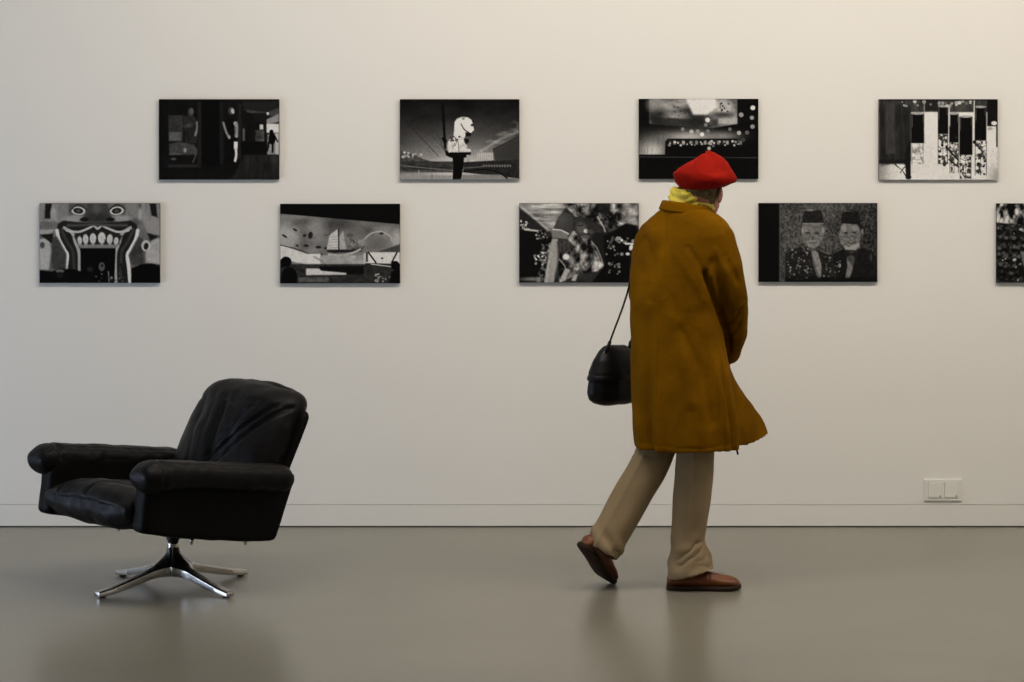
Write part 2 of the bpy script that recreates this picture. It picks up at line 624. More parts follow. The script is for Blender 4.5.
def pic_bust():
    p = Pic(66, 66, 882, 607, 12)
    g = np.clip((p.Y - 66) / 420, 0, 1)
    cx = np.exp(-((p.X - 480) / 330) ** 2)
    p.v = 16 + 34 * g + 130 * g ** 2.3 * (0.35 + .65 * cx) + 18 * (p.noise(110, 60) - .5)
    # cloud streaks on the right
    p.put(np.clip(p.noise(120, 26) - .45, 0, 1) * 1.2 * p.mask_poly([(560, 420), (880, 190), (880, 300), (720, 400)], 12), 200)
    p.line([(620, 415), (760, 330), (870, 285)], 10, 185, 22, .6)
    # wires and the mast
    p.line([(115, 225), (330, 450)], 3, 25); p.line([(190, 205), (375, 410)], 2, 45); p.line([(300, 250), (380, 430)], 2, 40)
    p.poly([(348, 85), (366, 85), (384, 400), (368, 400)], 10, 1)
    p.poly([(348, 325), (375, 320), (390, 350), (372, 372)], 12, 1)
    # white head on a dark bowl
    p.poly([(440, 220), (455, 200), (490, 184), (530, 188), (556, 205), (566, 240), (572, 270), (556, 290), (545, 300),
            (520, 296), (505, 330), (500, 350), (430, 330), (436, 280)], 222, 1)
    p.ell(472, 250, 26, 50, 240, 0, 20, .7)
    p.curve([(484, 232), (505, 268), (540, 292)], 7, 20)
    p.ell(500, 196, 10, 8, 120, 0, 8)
    p.ell(560, 240, 10, 8, 20, 0, 5); p.ell(562, 272, 9, 7, 235, 0, 4)
    p.poly([(512, 288), (555, 292), (550, 315), (516, 316)], 18, 1)
    p.poly([(500, 330), (535, 332), (540, 352), (518, 372), (500, 360)], 20, 1)
    p.poly([(395, 350), (425, 320), (500, 318), (506, 352), (525, 380), (520, 425), (400, 425), (390, 385)], 165 + 70 * p.noise(26), 2)
    p.specks(16, 410, 318, 480, 352, 4, 8, 25, 80)
    p.curve([(440, 380), (462, 350), (470, 420)], 5, 90); p.curve([(425, 400), (440, 360)], 4, 110)
    p.ell(535, 412, 18, 12, 200)
    p.poly([(372, 400), (400, 425), (552, 422), (550, 440), (520, 460), (420, 462), (380, 445)], 12, 1)
    # right: tower block and long roof
    p.rect(595, 425, 705, 485, 175, 1)
    for x in range(605, 705, 14): p.line([(x, 425), (x, 485)], 3, 120)
    p.rect(520, 440, 545, 500, 150, 1)
    p.poly([(700, 400), (882, 312), (882, 470), (715, 478)], 40, 1)
    for i in range(9):
        p.line([(706, 410 + i * 8), (882, 330 + i * 16)], 3, 74)
    # left skyline and the ground
    p.poly([(66, 405), (110, 430), (160, 440), (230, 470), (330, 500), (400, 520), (430, 560), (66, 560)], 38 + 60 * p.noise(16), 1)
    p.specks(14, 70, 425, 220, 460, 5, 10, 120, 190)
    p.rect(66, 485, 430, 545, 25 + 45 * p.noise(30, 10), 2)
    p.line([(66, 512), (430, 548)], 5, 110)
    p.poly([(500, 490), (882, 470), (882, 600), (500, 560)], 24 + 20 * p.noise(20), 1)
    for x in range(640, 830, 18): p.ell(x, 515, 7, 9, 100)
    p.line([(500, 530), (640, 520)], 6, 90)
    p.poly([(66, 572), (420, 580), (420, 607), (66, 607)], 135, 2); p.poly([(490, 575), (770, 575), (800, 607), (490, 607)], 120, 3)
    p.curve([(500, 555), (640, 540), (740, 560), (800, 600)], 9, 12)
    p.line([(195, 545), (195, 590)], 4, 160); p.line([(285, 570), (285, 600)], 3, 30)
    p.poly([(425, 455), (505, 455), (500, 520), (485, 607), (425, 607), (430, 520)], 11, 1)
    return p.v


def pic_bus():
    p = Pic(60, 62, 873, 605, 13, 12)
    n = p.noise(130, 80, 4)
    cl = 40 + 230 * np.clip(n - .25, 0, 1)
    p.put(p.mask_poly([(130, 62), (730, 62), (730, 230), (560, 260), (130, 230)], 2), cl)
    p.poly([(380, 62), (580, 62), (590, 120), (520, 170), (430, 170)], 205 + 30 * p.noise(60), 10, .9)
    p.ell(260, 120, 80, 30, 205, 25, 60, .6); p.ell(160, 100, 50, 50, 150, 0, 40, .5)
    p.put(np.clip(p.noise(24, 14) - .55, 0, 1) * 4 * p.mask_poly([(240, 70), (340, 70), (420, 190), (330, 190)], 6), 40)
    p.poly([(140, 180), (240, 190), (480, 200), (560, 250), (460, 280), (300, 250), (150, 235)], 30, 8, .85)
    p.ell(640, 120, 60, 44, 190, 0, 30, .7); p.ell(630, 170, 60, 16, 60, 0, 18)
    p.specks(14, 590, 80, 690, 150, 4, 8, 30, 80)
    p.rect(600, 195, 728, 232, 165, 4, .8)
    # white burst below the cloud, to the left
    p.put(np.exp(-(((p.X - 150) / 120) ** 2 + ((p.Y - 420) / 90) ** 2)) * .85, 210)
    p.put(np.exp(-(((p.X - 400) / 190) ** 2 + ((p.Y - 320) / 44) ** 2)) * .8, 200)
    p.put(np.exp(-(((p.X - 640) / 110) ** 2 + ((p.Y - 315) / 30) ** 2)) * .6, 170)
    p.put(np.clip(p.noise(10, 90) - .5, 0, 1) * .9 * p.mask_poly([(62, 260), (260, 260), (240, 430), (62, 430)], 8), 40)
    # bus
    p.poly([(240, 350), (258, 332), (720, 332), (765, 350), (775, 450), (236, 450)], 12, 1)
    for i, x in enumerate(range(262, 745, 30)):
        p.rect(x, 346, x + 20, 372, [60, 120, 40, 150, 30][i % 5], 2)
    p.specks(26, 262, 345, 740, 378, 4, 9, 120, 220)
    p.ell(268, 376, 10, 9, 120)
    p.rect(60, 440, 873, 605, 12, 1)
    p.line([(60, 456), (873, 462)], 4, 62)
    p.line([(480, 455), (490, 440)], 6, 40)
    # round lights
    for x, y, r, v in ((528, 205, 16, 210), (460, 283, 14, 130), (418, 285, 14, 170), (490, 303, 14, 225), (538, 398, 12, 170), (566, 380, 10, 90),
                       (742, 293, 14, 165), (797, 290, 14, 90), (836, 122, 16, 225), (830, 190, 14, 140), (834, 250, 15, 130), (757, 170, 16, 140),
                       (680, 268, 12, 100), (770, 340, 14, 60), (742, 350, 10, 70), (515, 238, 12, 120), (358, 268, 12, 120), (530, 280, 12, 110)):
        p.ell(x, y, r, r, v, 0, 5)
    return p.v


def pic_reflection():
    p = Pic(60, 64, 872, 606, 14)
    p.v = 205 + 18 * (p.noise(160, 60) - .5) - 70 * np.exp(-((p.X - 60) / 70) ** 2) * ((p.Y > 480) * 1.0) - 60 * np.exp(-(((p.X - 872) / 60) ** 2 + ((p.Y - 606) / 90) ** 2))
    p.rect(60, 64, 872, 150, 22 + 60 * p.noise(16, 60), 2)
    p.rect(60, 100, 280, 480, 20 + 30 * p.noise(14, 120), 2)
    p.rect(105, 90, 170, 430, 44 + 26 * p.noise(14, 60), 6, .8)
    p.rect(60, 470, 272, 500, 25, 6)
    p.put(np.clip(p.noise(20, 40) - .35, 0, 1) * 2 * p.mask_poly([(60, 480), (250, 480), (270, 520), (150, 500), (60, 520)], 4), 25)
    p.poly([(235, 430), (275, 330), (278, 600), (245, 600)], 22, 2)
    p.curve([(170, 505), (215, 540), (250, 590)], 7, 25); p.curve([(205, 560), (240, 520), (262, 560)], 6, 30); p.ell(262, 590, 20, 14, 25)
    p.curve([(185, 500), (225, 560)], 3, 215)
    # columns with pale tips
    for x0, x1, y0, y1 in ((280, 370, 160, 360), (462, 535, 110, 298), (540, 606, 160, 356), (610, 700, 180, 440), (715, 795, 115, 342)):
        p.rect(x0, y0, x1, y1, 14, 1)
        p.put(p.mask_ell((x0 + x1) / 2, y0, (x1 - x0) / 2, 8, 0, 3), 150)
        p.line([(x0 + 8, y0 + 10), (x0 + 8, y0 + 90)], 3, 110)
        p.line([(x1 - 8, y0 + 10), (x1 - 8, y0 + 60)], 3, 90)
    p.rect(372, 150, 462, 300, 212, 1); p.rect(372, 64, 462, 140, 30, 2)
    p.line([(370, 64), (370, 150)], 8, 120); p.line([(712, 64), (708, 420)], 8, 190); p.line([(540, 120), (540, 240)], 10, 190)
    p.rect(800, 64, 872, 245, 18, 1); p.rect(862, 240, 872, 385, 25, 1); p.ell(848, 225, 20, 14, 200); p.ell(820, 262, 18, 10, 150)
    p.specks(30, 200, 75, 700, 110, 4, 12, 90, 200)
    for x0, x1, y0, y1, d in ((285, 365, 365, 500, 150), (465, 530, 300, 500, 60), (545, 605, 360, 560, 70), (615, 690, 440, 600, 60), (718, 795, 345, 575, 60)):
        q = p.mask_poly([(x0, y0), (x1, y0), (x1, y1), (x0, y1)], 2)
        n = p.noise(16, 22, 3)
        p.put(np.clip((n - .48) * 7, 0, 1) * q * .9, d - 30)
        p.line([(x0, y0), (x0, y1)], 4, d); p.line([(x1, y0), (x1, y1)], 4, d)
        p.line([((x0 + x1) / 2, y0), ((x0 + x1) / 2, y1)], 3, d + 30)
        for k in range(3):
            yy = y0 + (k + .5) * (y1 - y0) / 3.6
            p.curve([(x0, yy), ((x0 + x1) / 2, yy + 14), (x1, yy - 4)], 4, d)
    p.curve([(520, 380), (560, 430), (600, 470)], 12, 25); p.curve([(540, 470), (575, 500), (605, 520)], 10, 30)
    p.specks(14, 470, 310, 790, 560, 7, 13, 15, 40)
    p.rect(60, 64, 872, 72, 14, 2)
    return p.v


def pic_mouth():
    p = Pic(66, 55, 886, 598, 15)
    p.v = 92 + 60 * (p.noise(90, 130) - .5)
    p.rect(66, 55, 190, 180, 100 + 50 * p.noise(26, 110), 3); p.rect(760, 55, 886, 180, 95 + 60 * p.noise(26, 110), 3)
    p.poly([(105, 55), (150, 55), (140, 160), (100, 160)], 26, 3); p.poly([(815, 55), (860, 55), (870, 150), (830, 140)], 26, 3)
    p.ell(160, 122, 20, 42, 150, 0, 12); p.ell(750, 130, 16, 40, 150, 0, 12)
    p.rect(185, 55, 265, 185, 130, 8, .7); p.rect(650, 55, 740, 160, 130, 8, .7)
    # eyes
    for cx, s in ((330, 1), (592, -1)):
        p.ell(cx, 104, 58, 38, 70, 6 * s, 8); p.ell(cx, 106, 48, 28, 196, 6 * s, 5)
        p.ell(cx, 106, 34, 20, 28, 8 * s, 5); p.ell(cx, 108, 16, 12, 70, 0, 8)
        p.curve([(cx - 60, 110), (cx, 62), (cx + 58, 96)], 8, 40)
    p.ell(300, 160, 70, 26, 155, -8, 20, .8); p.ell(625, 160, 70, 26, 155, 8, 20, .8)
    # nose
    p.poly([(392, 55), (528, 55), (548, 130), (570, 165), (520, 185), (400, 185), (340, 170), (380, 130)], 62, 4)
    p.ell(460, 150, 70, 30, 40, 0, 24, .7); p.ell(372, 165, 30, 14, 25, 0, 8); p.ell(548, 165, 30, 14, 25, 0, 8); p.ell(455, 85, 26, 40, 92, 0, 30, .6)
    # mouth: a wide arch, dark lip outside, pale rim, then the dark inside
    outer = [(180, 250), (190, 195), (230, 172), (330, 185), (460, 190), (590, 182), (690, 172), (730, 200), (735, 260), (700, 370), (660, 410), (680, 598), (575, 598), (585, 400), (345, 400), (345, 598), (245, 598), (268, 410), (230, 350)]
    p.poly([(x, y) for x, y in outer], 30, 3)
    for s in (-1, 1):
        q = [(460 + s * dx, y) for dx, y in ((275, 240), (262, 300), (225, 370), (205, 410), (215, 500), (222, 590))]
        p.curve(q, 24, 205, 6)
        q = [(460 + s * dx, y) for dx, y in ((225, 222), (170, 260), (150, 320), (125, 390), (122, 500), (125, 590))]
        p.curve(q, 22, 158, 8)
        q = [(460 + s * dx, y) for dx, y in ((245, 235), (205, 320), (168, 380), (160, 480), (160, 560))]
        p.curve(q, 20, 52, 8)
    p.curve([(250, 240), (330, 250), (400, 225), (435, 208), (462, 228), (490, 208), (530, 225), (600, 250), (672, 240)], 15, 180, 6)
    p.curve([(260, 205), (350, 205), (430, 200), (560, 205), (660, 205)], 18, 66, 12)
    p.poly([(300, 275), (420, 240), (500, 240), (630, 275), (600, 340), (580, 360), (345, 360), (325, 330)], 34, 3)
    p.poly([(325, 335), (600, 335), (580, 362), (345, 362)], 118, 3)
    for i, x in enumerate((340, 380, 430, 490, 545, 588)):
        h = (38, 46, 50, 54, 46, 34)[i]
        p.ell(x, 345 - h, (15, 19, 22, 26, 20, 16)[i], h * .72, 188, (-8, -3, 0, 0, 5, 10)[i], 6)
        p.rect(x - 8, 335 - h, x + 10, 340, 176, 3, .7)
        p.line([(x + 20, 300), (x + 22, 340)], 3, 40)
    p.poly([(345, 362), (585, 362), (575, 598), (345, 598)], 11, 2)
    # cheeks and side ornaments
    p.poly([(150, 290), (185, 280), (250, 400), (245, 510), (150, 500)], 42 + 30 * p.noise(40), 6)
    p.poly([(740, 280), (770, 300), (775, 470), (700, 480), (672, 410)], 42 + 30 * p.noise(40), 6)
    p.poly([(66, 300), (130, 290), (145, 380), (130, 510), (66, 505)], 150 + 20 * p.noise(40), 4); p.ell(85, 340, 16, 22, 70, 0, 8)
    p.poly([(790, 390), (830, 310), (886, 290), (886, 470), (790, 460)], 140 + 30 * p.noise(30), 4)
    p.ell(792, 345, 32, 38, 175, 0, 5); p.ell(792, 348, 16, 24, 30, 10, 5)
    p.poly([(66, 235), (180, 232), (140, 262), (66, 268)], 150, 3); p.poly([(770, 170), (886, 165), (886, 275), (800, 255)], 130, 6)
    p.poly([(66, 270), (160, 262), (150, 330), (90, 285)], 26, 3); p.poly([(800, 258), (880, 280), (820, 310)], 26, 3)
    # dark visitors along the bottom edge
    p.poly([(66, 512), (150, 520), (200, 500), (300, 505), (350, 520), (350, 598), (66, 598)], 12, 3)
    p.poly([(690, 500), (760, 470), (830, 465), (886, 480), (886, 598), (690, 598)], 10, 3)
    p.ell(490, 488, 21, 30, 84, 0, 8); p.ell(492, 480, 10, 12, 40, 0, 6); p.ell(410, 505, 20, 16, 36, 0, 10); p.ell(205, 518, 28, 12, 100, 0, 6); p.ell(205, 545, 22, 22, 26, 0, 8)
    p.line([(535, 520), (540, 590)], 7, 110); p.line([(620, 470), (640, 560)], 14, 30); p.specks(14, 440, 530, 640, 590, 4, 9, 50, 120)
    return p.v


def pic_ship():
    p = Pic(68, 62, 886, 600, 16)
    p.v = 105 + 90 * (p.noise(150, 90, 4) - .5)
    p.poly([(68, 130), (200, 140), (140, 200), (68, 230)], 135, 14, .6)
    p.ell(230, 180, 60, 30, 60, 0, 40, .6); p.ell(440, 200, 90, 40, 50, 0, 50, .7)
    p.ell(110, 300, 90, 90, 175, 0, 70, .7); p.ell(320, 230, 60, 60, 150, 0, 60, .5)
    p.poly([(68, 340), (250, 400), (245, 470), (68, 440)], 188 + 20 * p.noise(30), 3)
    p.line([(68, 340), (170, 365), (270, 402)], 6, 30)
    p.ell(800, 290, 90, 70, 130, 0, 60, .7); p.ell(870, 310, 30, 60, 175, 0, 30, .7)
    for x, y, a, b, r in ((98, 280, 20, 7, 30), (170, 238, 16, 7, 25), (235, 276, 12, 9, 0), (275, 275, 16, 24, 10), (246, 345, 18, 8, 0), (330, 355, 20, 9, 0), (348, 410, 12, 12, 0), (185, 345, 12, 6, 20), (380, 362, 12, 8, 0)):
        p.ell(x, y, a, b, 30, r, 5)
    # ship
    p.poly([(405, 275), (460, 232), (470, 370), (385, 375)], 172 + 26 * p.noise(20), 1)
    for i in range(5): p.line([(402 - i * 3, 290 + i * 18), (468, 280 + i * 19)], 2, 120)
    p.poly([(470, 290), (500, 240), (505, 290), (520, 372), (475, 370)], 140 + 30 * p.noise(20), 1)
    p.line([(468, 235), (468, 385)], 8, 25)
    p.line([(370, 275), (405, 270)], 5, 50)
    p.poly([(385, 372), (540, 372), (640, 350), (620, 385), (440, 395), (390, 388)], 26, 2)
    p.put(p.mask_poly([(530, 300), (600, 290), (650, 330), (640, 362), (535, 372)], 4) * .9, 30 + 130 * p.noise(12))
    p.ell(545, 275, 22, 16, 80, 0, 10); p.ell(625, 325, 24, 22, 150, 0, 12, .7)
    p.curve([(400, 405), (480, 412), (560, 395), (615, 370)], 14, 172, 8)
    p.curve([(645, 300), (690, 262), (760, 250), (820, 280), (832, 310)], 8, 172, 6); p.ell(760, 262, 14, 8, 30); p.ell(740, 330, 70, 50, 90, 0, 40, .7)
    p.poly([(740, 385), (886, 335), (886, 390), (740, 388)], 62, 3)
    # building panels below
    p.rect(245, 400, 345, 500, 205, 2); p.rect(340, 410, 640, 490, 115 + 60 * p.noise(50), 4); p.rect(638, 395, 656, 520, 180, 1)
    p.curve([(300, 420), (350, 450), (380, 480)], 12, 110, 10, .7); p.curve([(480, 480), (500, 440), (560, 410)], 8, 150, 8, .7)
    p.rect(656, 390, 886, 470, 205, 2); p.line([(672, 392), (722, 460)], 11, 20); p.line([(866, 392), (830, 460)], 11, 20); p.rect(656, 390, 668, 455, 20, 1)
    p.ell(765, 430, 8, 6, 20); p.line([(656, 470), (886, 475)], 14, 40)
    p.rect(68, 470, 886, 600, 24 + 34 * p.noise(24, 14), 2)
    p.rect(335, 485, 640, 540, 16, 4)
    p.poly([(245, 500), (335, 500), (350, 515), (520, 530), (520, 542), (245, 545)], 190, 2)
    p.rect(190, 560, 400, 590, 70 + 50 * p.noise(30, 12), 5, .7)
    p.specks(18, 700, 535, 830, 595, 4, 9, 90, 190)
    p.line([(690, 470), (830, 488)], 6, 190)
    # dark foreground: roof band and two heads
    p.poly([(68, 62), (886, 62), (886, 200), (68, 128)], 12, 1)
    p.ell(108, 455, 38, 36, 11); p.poly([(75, 480), (95, 450), (90, 495), (72, 492)], 11, 1); p.ell(130, 560, 55, 70, 11); p.rect(70, 560, 185, 600, 11, 1)
    p.ell(855, 480, 30, 32, 11); p.poly([(886, 500), (830, 520), (810, 600), (886, 600)], 12, 2)
    return p.v


def pic_child():
    p = Pic(66, 55, 880, 598, 17)
    p.v = 28 + 24 * p.noise(60)
    # streaked sky top-left
    u = np.clip(p.noise(120, 20) * 230 + 15, 0, 220)
    p.put(p.mask_poly([(66, 55), (400, 55), (330, 160), (290, 260), (200, 200), (66, 90)], 6), u)
    p.poly([(66, 80), (130, 130), (210, 205), (290, 270), (66, 240)], 34, 5, .85)
    p.curve([(66, 72), (140, 130), (210, 190), (260, 240)], 14, 190, 14, .6)
    p.rect(66, 240, 240, 598, 16, 8)
    # bright swirling water
    w = np.clip((p.noise(46, 46, 4) - .30) * 420, 15, 225)
    p.put(p.mask_poly([(360, 55), (880, 55), (880, 210), (800, 190), (640, 270), (620, 200), (450, 150)], 4), w)
    w = np.clip((p.noise(40, 60, 4) - .30) * 430, 15, 215)
    p.put(p.mask_poly([(430, 240), (560, 310), (640, 480), (600, 520), (480, 540), (340, 600), (330, 420)], 5), w)
    w = np.clip((p.noise(26, 26, 4) - .42) * 520, 14, 190)
    p.put(p.mask_poly([(215, 290), (300, 280), (300, 600), (160, 600), (230, 470)], 6) * .9, w)
    p.poly([(600, 60), (690, 60), (680, 130), (640, 160), (600, 110)], 30, 6, .8)
    p.curve([(600, 150), (650, 240), (640, 300)], 10, 210, 6, .7)
    p.rect(760, 60, 875, 190, 120 + 60 * p.noise(50), 16, .5)
    # big raised arm and sleeve
    p.poly([(300, 225), (330, 160), (375, 115), (415, 130), (440, 170), (425, 240), (395, 300), (290, 290)], 58, 4)
    p.ell(360, 170, 36, 40, 76, 20, 40, .7)
    p.poly([(285, 242), (300, 228), (400, 262), (398, 300), (290, 290)], 110, 3)
    p.curve([(296, 234), (350, 240), (400, 264)], 10, 188, 5)
    p.poly([(290, 295), (330, 300), (335, 440), (300, 600), (236, 600), (262, 430)], 128 + 30 * p.noise(30, 120), 4)
    p.curve([(245, 590), (265, 470), (285, 400)], 14, 168, 12, .7); p.curve([(325, 320), (330, 430), (310, 560)], 12, 70, 10, .7)
    p.poly([(325, 315), (395, 300), (425, 340), (415, 380), (350, 400), (335, 370)], 30 + 50 * p.noise(14), 3)
    # face
    p.ell(480, 200, 44, 56, 38, -20, 14); p.poly([(440, 150), (520, 150), (620, 220), (600, 260), (520, 290), (450, 260)], 26 + 30 * p.noise(40), 5)
    p.ell(488, 225, 34, 40, 92, -30, 24, .8); p.ell(520, 245, 15, 14, 200, 0, 8); p.ell(552, 250, 26, 14, 66, 20, 10); p.ell(520, 285, 26, 14, 84, 0, 12); p.curve([(465, 210), (500, 205)], 6, 20)
    p.poly([(575, 260), (690, 250), (650, 470), (600, 380), (560, 300)], 28, 4)
    p.curve([(560, 320), (600, 370), (636, 480), (600, 505)], 7, 170, 8, .8); p.curve([(340, 440), (380, 500), (350, 580)], 8, 190, 8, .7)
    p.ell(385, 422, 22, 20, 215, 0, 10)
    p.poly([(350, 560), (385, 500), (410, 510), (375, 590)], 165, 3); p.poly([(420, 585), (440, 545), (465, 540), (450, 590)], 165, 3)
    # dark crowd on the right
    p.poly([(640, 280), (720, 240), (790, 195), (860, 210), (880, 260), (880, 598), (560, 598), (650, 480)], 14, 4)
    p.specks(36, 650, 290, 860, 420, 4, 13, 60, 150); p.specks(16, 670, 440, 750, 540, 4, 10, 60, 130)
    p.poly([(780, 325), (850, 328), (850, 340), (790, 338)], 215, 1); p.ell(830, 358, 14, 18, 215, 20, 5); p.ell(805, 402, 14, 10, 205, 0, 5); p.ell(765, 308, 9, 9, 225)
    # sparks left
    p.specks(20, 75, 170, 130, 235, 4, 8, 120, 220); p.poly([(90, 225), (200, 240), (195, 250), (100, 240)], 190, 2)
    p.specks(30, 170, 390, 250, 480, 4, 9, 90, 220); p.specks(16, 180, 240, 260, 300, 4, 8, 60, 150); p.ell(160, 575, 80, 12, 130, 0, 16, .8)
    return p.v


def pic_two_men():
    p = Pic(60, 55, 868, 592, 18)
    n = p.noise(12, 12, 2)
    base = p.noise(120, 90)
    p.v = 50 + 75 * (n - .35) + 36 * (base - .4)
    p.v -= 22 * np.clip((p.X - 500) / 380, 0, 1)
    p.rect(60, 55, 200, 592, 13, 3)
    p.line([(205, 55), (205, 592)], 8, 66, 8)
    tex = p.noise(10, 10, 2)
    # left man
    p.poly([(235, 400), (260, 370), (340, 350), (400, 375), (430, 390), (480, 375), (540, 405), (580, 440), (585, 592), (238, 592)], 18 + 26 * tex, 2)
    p.line([(238, 592), (238, 395), (340, 350)], 4, 74)
    p.specks(44, 255, 360, 420, 580, 4, 8, 60, 130); p.specks(14, 500, 420, 560, 560, 4, 8, 60, 120)
    p.ell(428, 262, 74, 100, 92 + 60 * (tex - .4), 0, 8); p.ell(430, 330, 40, 28, 116 + 50 * (tex - .4), 0, 14, .7)
    p.ell(458, 260, 15, 7, 40); p.ell(395, 258, 16, 7, 50); p.ell(430, 296, 10, 12, 60, 0, 8, .7); p.curve([(405, 322), (430, 328), (455, 320)], 5, 45)
    p.ell(360, 240, 9, 20, 132, 0, 8); p.ell(500, 240, 10, 22, 128, 0, 8)
    p.poly([(352, 190), (370, 108), (400, 98), (490, 104), (505, 190)], 20 + 22 * tex, 1); p.ell(410, 103, 30, 7, 110, 0, 6); p.line([(350, 195), (348, 215)], 6, 30); p.line([(360, 194), (498, 194)], 5, 120)
    p.poly([(418, 390), (445, 376), (465, 395), (488, 480), (485, 560), (465, 570), (432, 470)], 110 + 50 * (tex - .4), 2)
    p.curve([(355, 350), (375, 380), (392, 410)], 5, 105); p.curve([(480, 378), (520, 396), (545, 402)], 5, 105)
    p.line([(420, 400), (440, 470), (470, 565)], 4, 46)
    # right man
    p.poly([(565, 400), (640, 365), (690, 400), (760, 360), (840, 390), (868, 440), (868, 592), (590, 592)], 15 + 18 * tex, 2)
    p.ell(682, 275, 74, 96, 90 + 60 * (tex - .4), 0, 8); p.ell(640, 225, 20, 26, 130, 0, 10, .8); p.ell(716, 226, 20, 18, 126, 0, 10, .8)
    p.ell(655, 258, 13, 7, 42); p.ell(712, 256, 13, 7, 42); p.ell(695, 292, 22, 18, 66, 0, 6, .7); p.ell(695, 296, 12, 9, 120, 0, 5, .7); p.curve([(665, 322), (692, 330), (720, 322)], 5, 45)
    p.ell(766, 250, 8, 18, 110, 0, 8)
    p.poly([(620, 192), (628, 125), (660, 112), (735, 118), (752, 160), (760, 230), (735, 200)], 17 + 16 * tex, 1)
    p.poly([(640, 345), (675, 355), (745, 325), (750, 350), (720, 375), (650, 372)], 140, 2)
    p.poly([(660, 425), (690, 410), (716, 425), (700, 500), (680, 570), (650, 568), (665, 480)], 104 + 50 * (tex - .4), 2); p.poly([(645, 375), (740, 378), (705, 500), (665, 440)], 36, 3, .6)
    p.ell(612, 480, 9, 14, 130); p.specks(8, 580, 440, 620, 540, 4, 7, 60, 110); p.ell(825, 425, 8, 24, 54, 0, 10); p.rect(238, 560, 868, 592, 14, 10, .7)
    return p.v


def pic_crowd():
    p = Pic(60, 60, 880, 605, 19)
    n = p.noise(34, 60, 3)
    p.v = np.clip((n - .32) * 560, 14, 190)
    p.put(p.mask_poly([(60, 60), (880, 60), (880, 105), (60, 95)], 3) * np.clip((p.noise(30, 30) - .4) * 5, 0, 1), 16)
    p.put(p.mask_poly([(60, 190), (200, 205), (400, 190), (880, 205), (880, 605), (60, 605)], 3), 18 + 50 * np.clip(p.noise(14, 14, 3) - .42, 0, 1) * 3)
    for x in range(80, 880, 46):
        for y in (240, 300, 360, 420, 480, 540):
            xx, yy = x + p.rng.uniform(-16, 16), y + p.rng.uniform(-14, 14)
            p.ell(xx, yy, 12, 15, p.rng.uniform(22, 95), 0, 7)
            p.ell(xx, yy + 22, 22, 14, 12, 0, 8, .8)
    p.poly([(225, 395), (280, 380), (300, 500), (255, 520)], 100, 5); p.specks(40, 60, 220, 880, 590, 4, 10, 90, 170, 1.4)
    return p.v


PRINTS = [
    (158.8, 99.2, 279.2, 179.6, pic_shop, 'black-and-white photo print of two dark shop window figures, leftmost in upper row'),
    (399.8, 99.2, 519.4, 179.6, pic_bust, 'black-and-white photo print of a white bust against a dark sky, upper row'),
    (638.8, 98.8, 758.4, 179.0, pic_bus, 'black-and-white photo print of a bus under clouds, partly behind the red beret'),
    (878.8, 99.2, 997.8, 179.8, pic_reflection, 'black-and-white photo print of dark towers upside down in water, rightmost in upper row'),
    (39.4, 203.2, 160.0, 283.0, pic_mouth, 'black-and-white photo print of a huge open mouth with teeth, leftmost in lower row'),
    (280.0, 203.8, 400.0, 283.4, pic_ship, 'black-and-white photo print of a sailing ship mural and silhouetted heads, lower row'),
    (519.2, 203.2, 638.8, 282.6, pic_child, 'black-and-white photo print of a raised arm and splashing water, beside the coat'),
    (758.6, 203.0, 877.4, 282.0, pic_two_men, 'black-and-white photo print of two men in dark hats and suits, lower row'),
    (996.4, 203.4, 1116.0, 282.8, pic_crowd, 'black-and-white photo print of a crowd, cut off by the right edge of the frame'),
]


def print_material():
    m = mat('photo_paper', (0.5, 0.5, 0.5), 0.6, spec=0.06)
    nt = m.node_tree
    a = nt.nodes.new('ShaderNodeVertexColor')
    a.layer_name = 'picture'
    nt.links.new(a.outputs['Color'], nt.nodes['Principled BSDF'].inputs['Base Color'])
    return m


M['photo'] = print_material()
Ii, Jj = np.meshgrid(np.arange(GW - 1), np.arange(GH - 1))
_a = (Jj * GW + Ii).ravel()
GRID_F = np.stack([_a, _a + GW, _a + GW + 1, _a + 1], 1)


